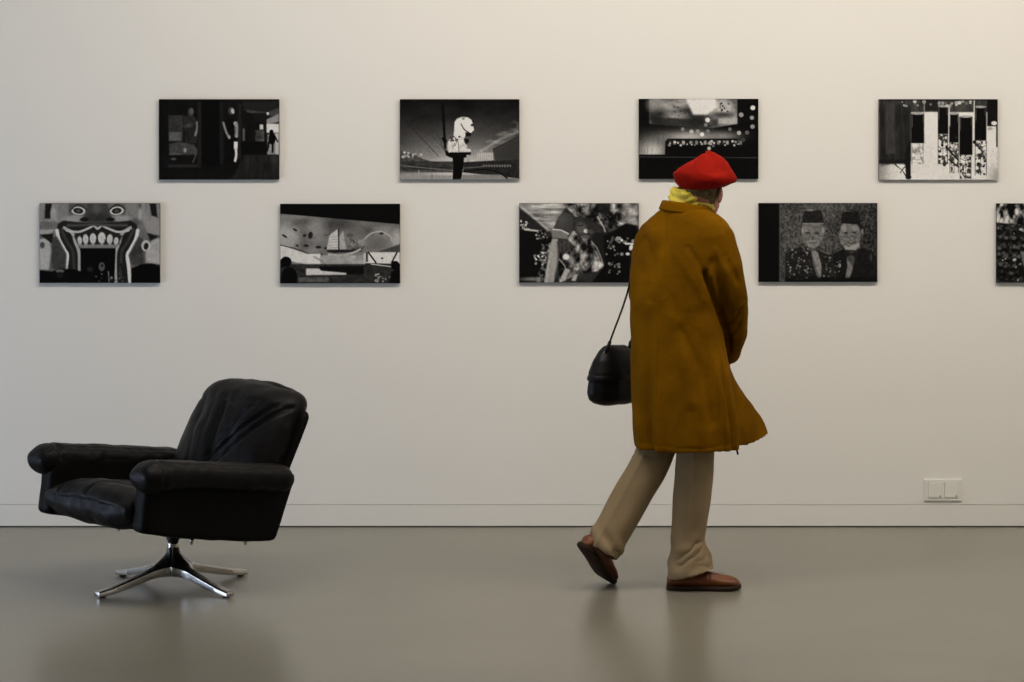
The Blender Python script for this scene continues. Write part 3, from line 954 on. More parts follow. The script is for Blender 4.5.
def make_print(x0, y0, x1, y1, fn, label):
    Yf = WY - 0.017
    a, b = PX(x0, y1, Yf), PX(x1, y0, Yf)
    w, h = (b.x - a.x), (b.z - a.z)
    t = empty('photo_print', ((a.x + b.x) / 2, WY, a.z))
    tag(t, label, 'photograph', 'photo prints hung in two rows on the wall')
    obj('panel', box(-w / 2, w / 2, -.0165, -.006, 0, h), M['edge'], t, smooth=False, bevel=.0008)
    obj('hanging_frame', join(box(-w / 2 + .05, w / 2 - .05, -.006, 0, h - .08, h - .06), box(-w / 2 + .05, w / 2 - .05, -.006, 0, .06, .08)), M['edge'], t, smooth=False)
    v = fn()
    gr = np.random.RandomState(int(x0)).rand(GH + 2, GW + 2)
    gr = (gr[:-2, :-2] + gr[1:-1, 1:-1] + gr[2:, 2:] + gr[2:, :-2] + gr[:-2, 2:]) / 5 - .5
    v = np.clip(v * (1 + .28 * gr) + 9 * gr, 0, 255)
    # grey value of the print -> reflectance of the paper
    g = v / 255.0
    lin = np.where(g <= 0.04045, g / 12.92, ((g + 0.055) / 1.055) ** 2.4)
    lin = np.clip(lin * 1.28 - 0.0025, 0.0018, 0.8)
    xs = np.linspace(-w / 2 + .0006, w / 2 - .0006, GW)
    zs = np.linspace(h - .0006, .0006, GH)
    XX, ZZ = np.meshgrid(xs, zs)
    co = np.stack([XX, np.full_like(XX, -.017), ZZ], -1).reshape(-1, 3)
    me = bpy.data.meshes.new('picture')
    me.vertices.add(GW * GH)
    me.vertices.foreach_set('co', co.ravel())
    nf = len(GRID_F)
    me.loops.add(nf * 4)
    me.loops.foreach_set('vertex_index', GRID_F.ravel())
    me.polygons.add(nf)
    me.polygons.foreach_set('loop_start', np.arange(nf) * 4)
    me.update(calc_edges=True)
    ca = me.color_attributes.new('picture', 'FLOAT_COLOR', 'POINT')
    l = lin.ravel()
    rgba = np.stack([l, l * .985, l * .955, np.ones_like(l)], -1)
    ca.data.foreach_set('color', rgba.ravel())
    link('picture', me, M['photo'], t)


for pr in PRINTS:
    make_print(*pr)


# ------------------------------------------------------------------ swivel armchair
def rbox_rings(a0, a1, fn, n=14, m=36):
    """sections along a; fn(t) -> (centre b, centre z, half b, half z, exponent)"""
    rings = []
    for i in range(n):
        t = i / (n - 1)
        e = math.sin(math.pi / 2 * (2 * t - 1)) * .5 + .5
        a = a0 + (a1 - a0) * e
        cb, cz, hb, hz, ex, sh = fn(e)
        r = []
        for k in range(m):
            u = 2 * math.pi * k / m
            c, s = math.cos(u), math.sin(u)
            x = hb * math.copysign(abs(c) ** (2 / ex), c)
            z = hz * math.copysign(abs(s) ** (2 / ex), s)
            r.append(Vector((a + sh * z, cb + x, cz + z)))
        rings.append(r)
    return rings


def endround(e, L, rad, p=2.0):
    """scale factor that rounds a bar's two ends over the length rad"""
    d = min(e, 1 - e) * L
    if d >= rad: return 1.0
    return max(0.02, (1 - (1 - d / rad) ** p) ** (1 / p))


def extrude_profile(prof, b0, b1, r):
    """profile in (a,z), extruded along b, edges rounded by r"""
    n = len(prof)
    cx = sum(p[0] for p in prof) / n
    cz = sum(p[1] for p in prof) / n
    rings = []
    for b, k in ((b0, 1), (b0 + r * .3, .35), (b0 + r, 0), (b1 - r, 0), (b1 - r * .3, .35), (b1, 1)):
        q = []
        for a, z in prof:
            d = Vector((cx - a, 0, cz - z))
            L = d.length
            d = d / L if L else d
            q.append(Vector((a, b, z)) + d * r * k)
        rings.append(q)
    return loft(rings)


def round_poly(pts, r, seg=5):
    out = []
    n = len(pts)
    for i in range(n):
        p0, p1, p2 = Vector((*pts[i - 1], 0)), Vector((*pts[i], 0)), Vector((*pts[(i + 1) % n], 0))
        d0, d2 = (p0 - p1), (p2 - p1)
        rr = min(r, d0.length * .45, d2.length * .45)
        a, b = p1 + d0.normalized() * rr, p1 + d2.normalized() * rr
        for k in range(seg + 1):
            t = k / seg
            q = a * (1 - t) ** 2 + p1 * 2 * t * (1 - t) + b * t * t
            out.append((q.x, q.y))
    return out


def armchair():
    C = (-1.212, 8.44)
    t = empty('swivel_armchair', (C[0], C[1], 0), math.radians(222))
    tag(t, 'black leather swivel armchair on a four-star steel base', 'armchair')
    TILT = math.radians(6.5)
    Rm = Matrix.Translation((0, 0, .19)) @ Matrix.Rotation(-TILT, 4, 'Y') @ Matrix.Translation((0, 0, -.19))

    def put(name, vf, m, amp=0.0, sc=9.0, vox=None, extra=None, parent=t, seed=0.0):
        if vox:
            me = fuse(vf, vox, 6)
            if amp or extra:
                displace(me, lambda p, n: amp * (N3(p, sc, seed) + .5 * N3(p, sc * 2.3, seed + 3)) + (extra(p, n) if extra else 0))
        else:
            me = new_mesh(name, *vf)
            fix_normals(me)
        me.transform(Rm)
        return link(name, me, m, parent)

    # outer shell: bottom pan and the curved-up front, running up into the back
    prof = round_poly([(.335, .285), (.345, .245), (.335, .228), (.20, .210), (-.05, .202), (-.178, .205), (-.238, .30), (-.20, .32), (.30, .28)], .02)
    put('seat_shell', extrude_profile(prof, -.29, .29, .012), M['leather_dark'], vox=.008)
    # back shell, thin panel behind the cushion
    prof = round_poly([(-.175, .205), (-.200, .205), (-.275, .43), (-.350, .652), (-.337, .668), (-.315, .652), (-.255, .45)], .012)
    put('back_shell', extrude_profile(prof, -.290, .290, .02), M['leather_dark'], vox=.006)
    # side panels under the arms
    for s in (-1, 1):
        prof = round_poly([(.362, .43), (.362, .224), (.18, .207), (-.05, .199), (-.205, .203), (-.272, .445)], .018)
        b0, b1 = (.262, .350) if s > 0 else (-.350, -.262)
        put('side_panel', extrude_profile(prof, b0, b1, .022), M['leather_dark'], .003, 9, .007, seed=s * 3.1)

    # arm pads: fat rolls that hang over the front end
    def arm(s):
        L = .635

        def fn(e):
            d = (1 - e) * L          # distance from the front end
            d0 = e * L
            k = 1.0
            if d < .085: k = max(.03, (1 - (1 - d / .085) ** 2.3) ** (1 / 2.3))
            if d0 < .05: k = max(.03, (1 - (1 - d0 / .05) ** 2.3) ** (1 / 2.3))
            roll = gauss(d, .02, .09) * .012
            return (s * .335, .424 - roll, .073 * (0.55 + .45 * k) if k < 1 else .073, (.050 + roll) * k, 2.5, 0)
        return loft(rbox_rings(-.230, .398, fn, 40, 44))

    for s in (-1, 1):
        def seam(p, n, s=s):
            # stitched seam along the upper edge and cross gathers
            d = abs((p.y - s * .335)) - .050
            g = -.0025 * gauss(d, 0, .006) if p.z > .44 else 0
            g += .0010 * math.sin(p.x * 95 + 3 * N3(p, 9, s)) * gauss(d, .006, .022) * (1 if p.z > .40 else .3)
            g += -.006 * gauss(p.x, .33, .008) * (1 if p.z < .47 else .4)
            return g
        put('armrest', arm(s), M['leather'], .0035, 11, .0065, seam, seed=2.0 * s)

    # seat cushion
    def seat(e):
        L = .598
        d = (1 - e) * L
        k = endround(e, L, .075, 2.5)
        drop = .028 * gauss(d, 0, .10)
        return (0, .288, .276 * (.97 + .03 * k), (.064 + .006 * gauss(d, .12, .12)) * max(k, .30 if d < .3 else 0), 3.2, 0)

    def seatw(p, n):
        g = 0
        if n.z > .2:
            g -= .010 * gauss(p.x, .30, .05) * 0
            for b0, w in ((-.10, .010), (.08, .010)):
                g -= .006 * gauss(p.y + .5 * (p.x - .25), b0, w) * sstep(.05, .3, p.x)
            g += .012 * (1 - (p.y / .27) ** 2)
        return g

    put('seat_cushion', loft(rbox_rings(-.22, .385, seat, 36, 64)), M['leather'], .008, 8, .007, seatw, seed=5.0)

    # back cushion: sections up along a reclined axis
    rings = []
    nb = 34
    for i in range(nb):
        e = .5 - .5 * math.cos(math.pi * i / (nb - 1))
        z = .335 + e * .418
        lean = -.180 - (z - .335) * .30 - .02 * e ** 2
        k = endround(e, .425, .065, 2.3) if e > .5 else endround(e, .425, .05, 2.2)
        hb = .282 * (.86 + .14 * k) * (1 - .05 * e)
        ha = .092 * (.25 + .75 * k) + (.012 * math.sin(e * math.pi))
        r = []
        for q in range(56):
            u = 2 * math.pi * q / 56
            c, s_ = math.cos(u), math.sin(u)
            b = -.008 + hb * math.copysign(abs(c) ** (2 / 3.4), c)
            a = ha * math.copysign(abs(s_) ** (2 / 2.6), s_)
            zz = z - (.030 * (abs(b) / .25) ** 2.5 + .012 * (b / .25)) * sstep(.6, 1, e)
            r.append(Vector((lean + a, b, zz)))
        rings.append(r)

    def backw(p, n):
        g = 0
        if n.x > .1:
            for b0, w, sl, am in ((-.02, .015, .08, .016), (.06, .012, -.25, .003), (-.14, .014, .22, .003), (.055, .014, -1.05, .017), (.115, .013, -.95, .014), (.01, .012, -.8, .008), (-.08, .012, .1, .002)):
                g -= am * gauss(p.y + sl * (p.z - .52), b0, w) * sstep(.34, .45, p.z) * (1 - sstep(.64, .70, p.z))
            g -= .003 * gauss(p.z, .672, .008) * sstep(-.30, -.27, p.x)
        return g

    put('back_cushion', loft(rings), M['leather'], .006, 8, .006, backw, seed=9.0)

    # little knobs under the shell
    for a, b in ((.07, .22), (-.16, .22), (.10, -.2)):
        put('bolt', chain([(a, b, .197), (a, b, .180)], [.007, .006], 10), M['chrome'])

    # base: legs stand axis-diagonal in the room, so undo the chair's turn
    def zi(r): return lerp_table([(0, .150), (.020, .146), (.026, .125), (.036, .109), (.055, .092), (.075, .080), (.13, .064), (.20, .047), (.27, .031), (.328, .0215)], r)[0]

    def zb(r): return lerp_table([(0, .055), (.04, .050), (.075, .046), (.13, .036), (.20, .020), (.27, .0085), (.30, .0045), (.328, .0045)], r)[0]

    def hw(r):
        if r < .049: return max(r, 1e-3)
        if r < .12: return .12 - math.sqrt(max(0, .01 - (.12 - r) ** 2))
        return .020 - .0035 * (r - .12) / .21

    base = empty('base', (0, 0, 0), -math.radians(222))
    base.parent = t
    for k in range(4):
        ang = math.radians(45 + 90 * k)
        ca, sa = math.cos(ang), math.sin(ang)
        rings = []
        for i in range(34):
            r = .004 + (.328 - .004) * (i / 33) ** 1.3
            w = hw(r)
            q = []
            for (f, k_) in ((-1, 0), (-.99, 1), (-.8, 2), (-.4, 2), (0, 2), (.4, 2), (.8, 2), (.99, 1), (1, 0)):
                lx = w * f
                rr = math.hypot(r, lx)
                lz = zb(rr) if k_ == 0 else zi(rr) - (.004 if k_ == 1 else 0)
                q.append(Vector((r * ca - lx * sa, r * sa + lx * ca, lz)))
            rings.append(q)
        lg = obj('leg', loft(rings), M['chrome'], base, bevel=.0015)
        gl = []
        for zz, rr in ((0, .012), (.006, .013)):
            gl.append([Vector((.305 * ca + rr * math.cos(j * math.pi / 8), .305 * sa + rr * math.sin(j * math.pi / 8), zz)) for j in range(16)])
        obj('foot_glide', loft(gl), M['black'], lg, smooth=False)
    # hub: turned neck and the swivel column
    prof = [(.024, .085), (.024, .115), (.021, .132), (.0195, .150), (.0195, .166)]
    obj('hub', loft([[Vector((r * math.cos(j * math.pi / 14), r * math.sin(j * math.pi / 14), z)) for j in range(28)] for r, z in prof]), M['chrome'], base)
    obj('swivel_column', loft([[Vector((r * math.cos(j * math.pi / 14), r * math.sin(j * math.pi / 14), z)) for j in range(28)] for r, z in ((.014, .15), (.014, .166), (.024, .168), (.024, .182), (.05, .184), (.05, .205))]), M['black'], base, smooth=False)
    return t


armchair()

# ------------------------------------------------------------------ the visitor
HEAD = math.radians(35)
Fd = Vector((math.sin(HEAD), math.cos(HEAD), 0))      # the way the trunk faces
Ld = Vector((math.cos(HEAD), -math.sin(HEAD), 0))     # towards the right shoulder
P0 = PX(688, 590, 8.40)
ORG = Vector((P0.x, 8.42, 0))

person = empty('person', ORG)
tag(person, 'person in a red beret, mustard coat and beige trousers walking past the prints', 'person')


def pobj(name, me_or_vf, m, parent=person, **kw):
    """link a mesh given in room coordinates under the person"""
    if isinstance(me_or_vf, tuple):
        me = new_mesh(name, *me_or_vf)
        fix_normals(me)
    else:
        me = me_or_vf
    me.transform(Matrix.Translation(-ORG))
    o = link(name, me, m, None)
    o.parent = parent
    return o


YT = 8.45
SILH = [  # image row, left edge, right edge, depth/width
    (206, 666, 708, .95), (209, 663, 711, .90), (213, 657, 716, .80), (218, 651, 722, .70), (225, 644, 727, .62), (236, 638, 730, .64),
    (255, 634, 728, .68), (280, 632, 724, .74), (310, 632, 720, .79), (345, 632, 724, .82), (375, 633, 730, .88), (400, 634, 735, .92),
    (425, 635, 739, .95), (452, 637, 741, .98)]


def z_to_row(z): return 167 + (CAM_H - z) * F / YT


FOLDS = [  # world angle, angular width, height of the ridge, row where it starts, row where it is full
    (-128, 6, .018, 300, 430), (-139, 5, -.016, 320, 440), (-153, 6, .013, 330, 430), (-117, 6, -.006, 330, 440),
    (-100, 10, .005, 360, 450), (-84, 8, -.005, 330, 450), (-62, 7, -.006, 340, 430), (-48, 5, .014, 330, 420), (-39, 4, -.014, 340, 410),
    (-30, 5, .008, 340, 410), (-6, 8, -.045, 350, 440), (12, 4, .004, 350, 430), (60, 12, .012, 330, 430), (95, 10, -.012, 330, 430), (130, 14, .012, 330, 430), (165, 10, .006, 330, 430)]


def coat_ring(z, inset=0.0, n=168):
    row = z_to_row(z)
    xl, xr, rho = lerp_table(SILH, row)
    hx = (xr - xl) / 2 * YT / F - inset
    cx = ((xl + xr) / 2 - 512) * YT / F
    w = hx / math.sqrt(.67 + .33 * rho * rho)
    d = w * rho
    up = sstep(300, 210, row)
    cy = YT + .02 * up
    out = []
    for k in range(n):
        ph = 2 * math.pi * k / n
        c, s = math.cos(ph), math.sin(ph)
        ex = 2.25
        lx = w * math.copysign(abs(c) ** (2 / ex), c)
        ly = d * math.copysign(abs(s) ** (2 / ex), s)
        v = Ld * lx + Fd * ly
        ang = math.degrees(math.atan2(v.y, v.x))
        r = v.length
        lift = 0
        for a0, aw, am, r0, r1 in FOLDS:
            da = (ang - a0 + 180) % 360 - 180
            r += am * math.exp(-(da / aw) ** 2) * sstep(r0, r1, row)
        da = (ang - 25 + 180) % 360 - 180
        b = math.exp(-(abs(da) / 15) ** 1.6)
        r += .150 * b * sstep(345, 460, row) ** .9
        lift = .030 * b * sstep(380, 452, row)
        v = v.normalized() * r
        out.append(Vector((cx + v.x, cy + v.y, z + lift)))
    return out


def build_coat():
    hem = .498
    zt = 1.5 - (206 - 167) * YT / F
    zs = [hem + (zt - hem) * i / 110 for i in range(111)]
    rings = [coat_ring(hem + .26, .030)] + [coat_ring(hem + .26 * (1 - i / 20), .016) for i in range(1, 20)] + [coat_ring(hem, .014)]
    rings += [coat_ring(z) for z in zs]
    body = loft(rings)
    rs = [PX(717, 241, 8.39), PX(724, 266, 8.38), PX(730.5, 300, 8.41), PX(732.5, 330, 8.50), PX(729.5, 352, 8.60)]
    right = chain(rs, [.067, .067, .0625, .054, .043], 28)
    ls = [PX(659, 240, 8.53), PX(646.5, 268, 8.57), PX(642.5, 293, 8.62), PX(690, 330, 8.72)]
    left = chain(ls, [.060, .058, .053, .044], 28)
    me = fuse(join(body, right, left), .0048, 5)

    def seg2(px, py, pts):
        best = 1e9
        for (ax, ay), (bx, by) in zip(pts, pts[1:]):
            vx, vy = bx - ax, by - ay
            t = max(0, min(1, ((px - ax) * vx + (py - ay) * vy) / (vx * vx + vy * vy)))
            best = min(best, math.hypot(px - ax - t * vx, py - ay - t * vy))
        return best

    # creases on the back of the cloth: (polyline in X,Z metres; half width; depth)
    def XZ(*pts): return [(PX(a, b, 8.32).x, PX(a, b, 8.32).z) for a, b in pts]
    CR = [
        (XZ((705, 272), (713, 294), (722, 316), (731, 338), (735, 356)), .009, -.020),
        (XZ((711, 262), (706, 276), (711, 290)), .012, -.006),
        (XZ((688, 248), (698, 262), (706, 280)), .012, -.006),
        (XZ((676, 255), (690, 275), (704, 300)), .016, .004),
        (XZ((722, 222), (728, 236), (727, 256)), .006, -.005),
        (XZ((729, 262), (738, 282)), .012, -.005),
        (XZ((716, 250), (726, 275), (730, 300)), .012, .005),
        (XZ((746, 300), (738, 318), (730, 326)), .007, -.006),
        (XZ((745, 318), (738, 334), (733, 340)), .006, -.006),
        (XZ((743, 306), (736, 312)), .006, .004),
        (XZ((668, 213), (664, 260), (660, 330), (657, 400), (655, 452)), .004, -.003),
        (XZ((648, 240), (655, 262), (650, 300)), .014, -.005),
        (XZ((680, 330), (700, 370), (712, 420)), .020, -.006),
        (XZ((665, 300), (680, 345), (690, 400)), .022, .005),
        (XZ((640, 444), (700, 447.5), (738, 442)), .0035, -.002),
    ]

    def fn(p, n):
        g = .0042 * N3(p, 11, 2) + .0022 * N3((p.x * 1.6, p.y * 1.6, p.z * .5), 22, 5)
        if n.y < .35:
            for pts, w, am in CR:
                d = seg2(p.x, p.z, pts)
                if d < w * 3:
                    g += am * math.exp(-(d / w) ** 2) * sstep(.35, -.1, n.y)
        if n.y > .2:                       # front edge of the closed coat
            dl = (p - Vector((.66, YT, 0))).dot(Ld) + .030
            g -= .007 * math.exp(-(dl / .006) ** 2) * sstep(1.30, 1.24, p.z)
        if p.z < .80:
            g += .0016 * math.sin(p.x * 260) * gauss(p.x, PX(722, 400, 8.35).x, .022) * (n.y < 0)
        return g

    displace(me, fn)
    o = pobj('coat', me, M['coat'])
    # stand-and-fall collar: a folded band round the neck, lower at its right end
    rings = []
    cc = PX(687, 209, 8.475)
    prof = [(.000, .004), (.004, .009), (.009, .007), (.0125, .000), (.020, -.020), (.0215, -.025), (.018, -.027), (.010, -.024), (.002, -.018), (-.004, -.012)]
    n = 72
    for k in range(n):
        a = 2 * math.pi * k / n
        dirv = Ld * math.cos(a) + Fd * math.sin(a)
        base = cc + Ld * (.081 * math.cos(a)) + Fd * (.078 * math.sin(a))
        off = base.x - cc.x
        z = cc.z + .012 - off * .15 - .012 * max(0, math.sin(a)) 
        q = []
        for ro, uz in prof:
            q.append(Vector((base.x + dirv.x * ro, base.y + dirv.y * ro, z + uz * (1 + .05 * math.sin(3 * a)))))
        rings.append(q)
    rings.append(rings[0])
    V, Fc = loft(rings, False, False)
    pobj('collar', (V, Fc), M['collar'], o)
    # small dark zip end hanging at the hem
    hx = PX(738, 450, 8.35).x
    hp_ = min((q for q in coat_ring(.498) if q.y < YT), key=lambda q: abs(q.x - hx))
    pobj('zip_pull', tube([hp_ + Vector((0, .004, .006)), hp_ + Vector((.009, .002, -.030))], .0035, 8), M['black'], o)
    # buttons down the front
    for z in (1.16, 1.03, .90, .77, .64):
        q = max(coat_ring(z), key=lambda p: (p - Vector((.64, YT, z))).dot(Fd) - .4 * abs((p - Vector((.66, YT, z))).dot(Ld)))
        Mx = Matrix((Ld, Fd, Vector((0, 0, 1)))).transposed()
        pobj('button', ellipsoid(q + Fd * .001, (.011, .0045, .011), Mx, 16, 10), M['sole'], o)
    return o


coat = build_coat()


def build_trousers():
    def ring_at(c, d, rx, ry, fw, n=48, tiltz=0.0, fx=None):
        d = Vector(d).normalized()
        f = Vector(fw)
        f = (f - d * f.dot(d)).normalized()
        l = d.cross(f).normalized()
        out = []
        for k in range(n):
            a = 2 * math.pi * k / n
            ex = 2.2
            u = f * rx * math.copysign(abs(math.cos(a)) ** (2 / ex), math.cos(a)) + l * ry * math.copysign(abs(math.sin(a)) ** (2 / ex), math.sin(a))
            q = Vector(c) + u
            if tiltz: q.z += (-tiltz * u.x if False else tiltz * u.x)
            out.append(q)
        return out

    # front (right) leg: silhouettes by row
    YR = 8.385
    rows = [(350, 668, 714), (400, 670, 717), (448, 676.5, 715), (480, 674, 713), (510, 672, 709.5), (530, 671, 706), (542, 670, 706), (552, 669, 710), (562, 668, 713), (573, 667.5, 715)]
    outer, inner = [], []
    for i in range(61):
        row = 573 - (573 - 350) * i / 60
        xl, xr = lerp_table(rows, row)
        c = PX((xl + xr) / 2, row, YR)
        hx = (xr - xl) / 2 * YR / F
        tl = .26 * sstep(545, 573, row)
        outer.append(ring_at(c, (0, 0, 1), hx, hx * .92, (1, 0, 0), tiltz=tl))
        if i < 14:
            inner.append(ring_at(c, (0, 0, 1), hx - .010, hx * .92 - .010, (1, 0, 0), tiltz=tl))
    right = loft(list(reversed(inner)) + outer)
    # rear (left) leg: along hip-knee-ankle
    hip, knee, ank = PX(676, 370, 8.48), PX(656, 450, 8.46), PX(601, 552, 8.375)
    path = spline([ank, ank.lerp(knee, .5), knee, hip], 10)
    outer, inner = [], []
    for i, p in enumerate(path):
        d = (path[min(i + 1, len(path) - 1)] - path[max(i - 1, 0)])
        t = i / (len(path) - 1)
        rx = .066 + .003 * t + .016 * sstep(.6, 1, t)
        outer.append(ring_at(p, d, rx, rx * 1.0, (1, 0, .4)))
        if i < 5:
            inner.append(ring_at(p, d, rx - .010, rx - .010, (1, 0, .4)))
    left = loft(list(reversed(inner)) + outer)
    pel = chain([PX(680, 360, 8.47), PX(698, 360, 8.43)], [.088, .088], 26)
    waist = chain([PX(688, 355, 8.45), PX(688, 342, 8.45)], [.102, .098], 26)
    me = fuse(join(right, left, pel, waist), .0048, 4)
    aL, kL = ank, knee

    def fn(p, n):
        g = .003 * N3(p, 14, 1)
        row = 167 + (CAM_H - p.z) * F / YR
        px = 512 + p.x * F / p.y
        if px > 664 or row < 455:
            # bunched cloth above the front shoe
            k = sstep(528, 548, row) * (1 - .5 * sstep(566, 576, row))
            ph = (row - .38 * (px - 690)) / 7.5
            g += k * (.0055 * math.sin(ph) * (0.6 + N3(p, 9, 4)) + .006 * N3(p, 24, 8))
            k2 = gauss(row + .9 * (px - 690), 552, 5) * gauss(px, 695, 14)
            g -= .010 * k2
            g -= .004 * gauss(px, 691 - (row - 500) * .05, 1.6) * (n.y < 0) * (-1) * sstep(540, 520, row)
        else:
            # pressed crease down the rear leg
            t = (p - aL).dot(kL - aL) / (kL - aL).length_squared
            q = aL.lerp(kL, t)
            off = (px - (512 + q.x * F / q.y))
            g += .004 * gauss(off, -6, 1.8) * (n.y < 0)
            g += .004 * math.sin(t * 40 + off * .25) * sstep(.26, .05, t) + .005 * N3(p, 22, 3) * sstep(.3, .0, t)
            g -= .010 * gauss(t, .92, .03) * gauss(off, -10, 10) * (n.y < .3)
        return g

    displace(me, fn)
    return pobj('trousers', me, M['trouser'])


trousers = build_trousers()


# ---- shoes
def shoe_mesh(L=.262):
    """x forward from the heel, y sideways, z up; sole underside at z=0"""
    st = [  # x, half width, top height, side offset
        (0.000, .012, .040, 0), (.006, .024, .058, 0), (.020, .031, .068, 0), (.045, .034, .072, 0), (.085, .034, .074, 0), (.12, .036, .072, .001),
        (.15, .040, .066, .002), (.18, .044, .058, .003), (.205, .045, .053, .003), (.228, .042, .049, .003), (.245, .034, .043, .002), (.256, .022, .034, 0), (.262, .008, .024, 0)]
    rings = []
    n = 32
    for i in range(60):
        x = L * i / 59
        w, h, off = lerp_table(st, x)
        r = []
        for k in range(n):
            a = 2 * math.pi * k / n
            c, s = math.cos(a), math.sin(a)
            ex = 2.5
            y = w * math.copysign(abs(c) ** (2 / ex), c)
            zc = (h + .010) / 2
            hz = (h - .010) / 2
            z = zc + hz * math.copysign(abs(s) ** (2 / 2.2), s)
            y *= (1 - .22 * max(0, s))
            r.append(Vector((x, y + off, z)))
        rings.append(r)
    upper = loft(rings)
    pts = []
    for i in range(40):
        x = L * (.5 - .5 * math.cos(math.pi * i / 39))
        w, h, off = lerp_table(st, x)
        pts.append((x, w + .0035, off))
    rings = []
    for z, g in ((0.0, -.004), (.003, 0), (.013, 0), (.016, -.003)):
        r = []
        for x, w, off in pts: r.append(Vector((x * 1.012 - .0015, off + w + g, z + .006 * sstep(.2, .262, x) ** 2)))
        for x, w, off in reversed(pts): r.append(Vector((x * 1.012 - .0015, off - w - g, z + .006 * sstep(.2, .262, x) ** 2)))
        rings.append(r)
    sole = loft(rings)
    return upper, sole


def place_shoe(f, u, heel=None, toe=None, side=1):
    f = Vector(f).normalized()
    u = Vector(u)
    u = (u - f * u.dot(f)).normalized()
    l = u.cross(f).normalized()
    R = Matrix((f, l, u)).transposed()
    up, so = shoe_mesh()
    if toe is not None:
        heel = Vector(toe) - R @ Vector((.262, 0, 0))
    V1 = [Vector(heel) + R @ v for v in up[0]]
    V2 = [Vector(heel) + R @ v for v in so[0]]
    mz = min(v.z for v in V2)
    for v in V1: v.z -= mz
    for v in V2: v.z -= mz
    me = fuse((V1, up[1]), .0035, 3)

    def fn(p, n):
        q = R.transposed() @ (p - Vector(heel))
        g = .0012 * N3(p, 40, 3)
        g -= .0022 * gauss(q.x, .150, .003) * (q.z > .03)                       # apron line across the vamp
        if q.x > .15:
            g -= .0020 * gauss(abs(q.y), .028 * (1 - ((q.x - .15) / .105) ** 4 if q.x < .255 else 0), .003) * (q.z > .025)   # moccasin seam
        return g
    displace(me, fn)
    o = pobj('shoe', me, M['shoe'])
    pobj('sole', (V2, so[1]), M['sole'], o)
    return o, Vector(heel) + Vector((0, 0, -mz)), R


toR = PX(741, 588, 8.36)
shR, heelR, RR = place_shoe((1, -.06, 0), (0, 0, 1), toe=(toR.x, 8.37, 0))
toL = PX(612, 583, 8.50)
shL, heelL, RL = place_shoe((.40, .67, -.62), (.58, .36, .70), toe=(toL.x - .010, 8.50, 0))

# ---- body: one continuous surface
HY = math.radians(27)
PIT = math.radians(-20)
fy = Vector((math.sin(HY), math.cos(HY), 0))
Hf = (fy * math.cos(PIT) + Vector((0, 0, 1)) * math.sin(PIT)).normalized()
Hl = Vector((math.cos(HY), -math.sin(HY), 0))
Hu = Hl.cross(Hf).normalized()
if Hu.z < 0: Hu = -Hu
HM = Matrix((Hl, Hf, Hu)).transposed()
HC = PX(701, 192, 8.50)


def hp(l, f, u): return HC + Hl * l + Hf * f + Hu * u


def hand_parts(wrist, d, nrm, thumb_side, curl=1.0):
    """palm, four bent fingers of different lengths, and a thumb from the side of the palm"""
    d = Vector(d).normalized()
    nrm = Vector(nrm)
    nrm = (nrm - d * nrm.dot(d)).normalized()      # palm faces nrm
    l = d.cross(nrm).normalized() * thumb_side     # towards the thumb
    Mx = Matrix((l, nrm, d)).transposed()
    parts = [ellipsoid(wrist + d * .050, (.040, .0155, .052), Mx, 24, 14)]
    for i, (off, ln) in enumerate(((.031, .068), (.0105, .077), (-.0105, .072), (-.031, .056))):
        p = wrist + d * .088 + l * off
        r = .0078 if i < 3 else .0068
        pts, rad = [wrist + d * .06 + l * off * .8, p], [.009, r]
        ang = 0
        for j, fr in enumerate((.45, .30, .25)):
            ang += curl * (.55, .60, .45)[j] * (1 + .08 * i)
            dd = d * math.cos(ang) + nrm * math.sin(ang) + l * off * 1.2 * (1 - j * .3)
            p = p + dd.normalized() * ln * fr
            pts.append(p); rad.append(r * (.96, .9, .82)[j])
        parts.append(chain(pts, rad, 12))
    p0 = wrist + d * .022 + l * .028
    p1 = p0 + (l * .75 + d * .55 + nrm * .35).normalized() * .032
    p2 = p1 + (l * .25 + d * .85 + nrm * .55).normalized() * .028
    p3 = p2 + (l * -.1 + d * .85 + nrm * .6).normalized() * .022
    parts.append(chain([p0, p1, p2, p3], [.014, .011, .0095, .008], 12))
    return parts


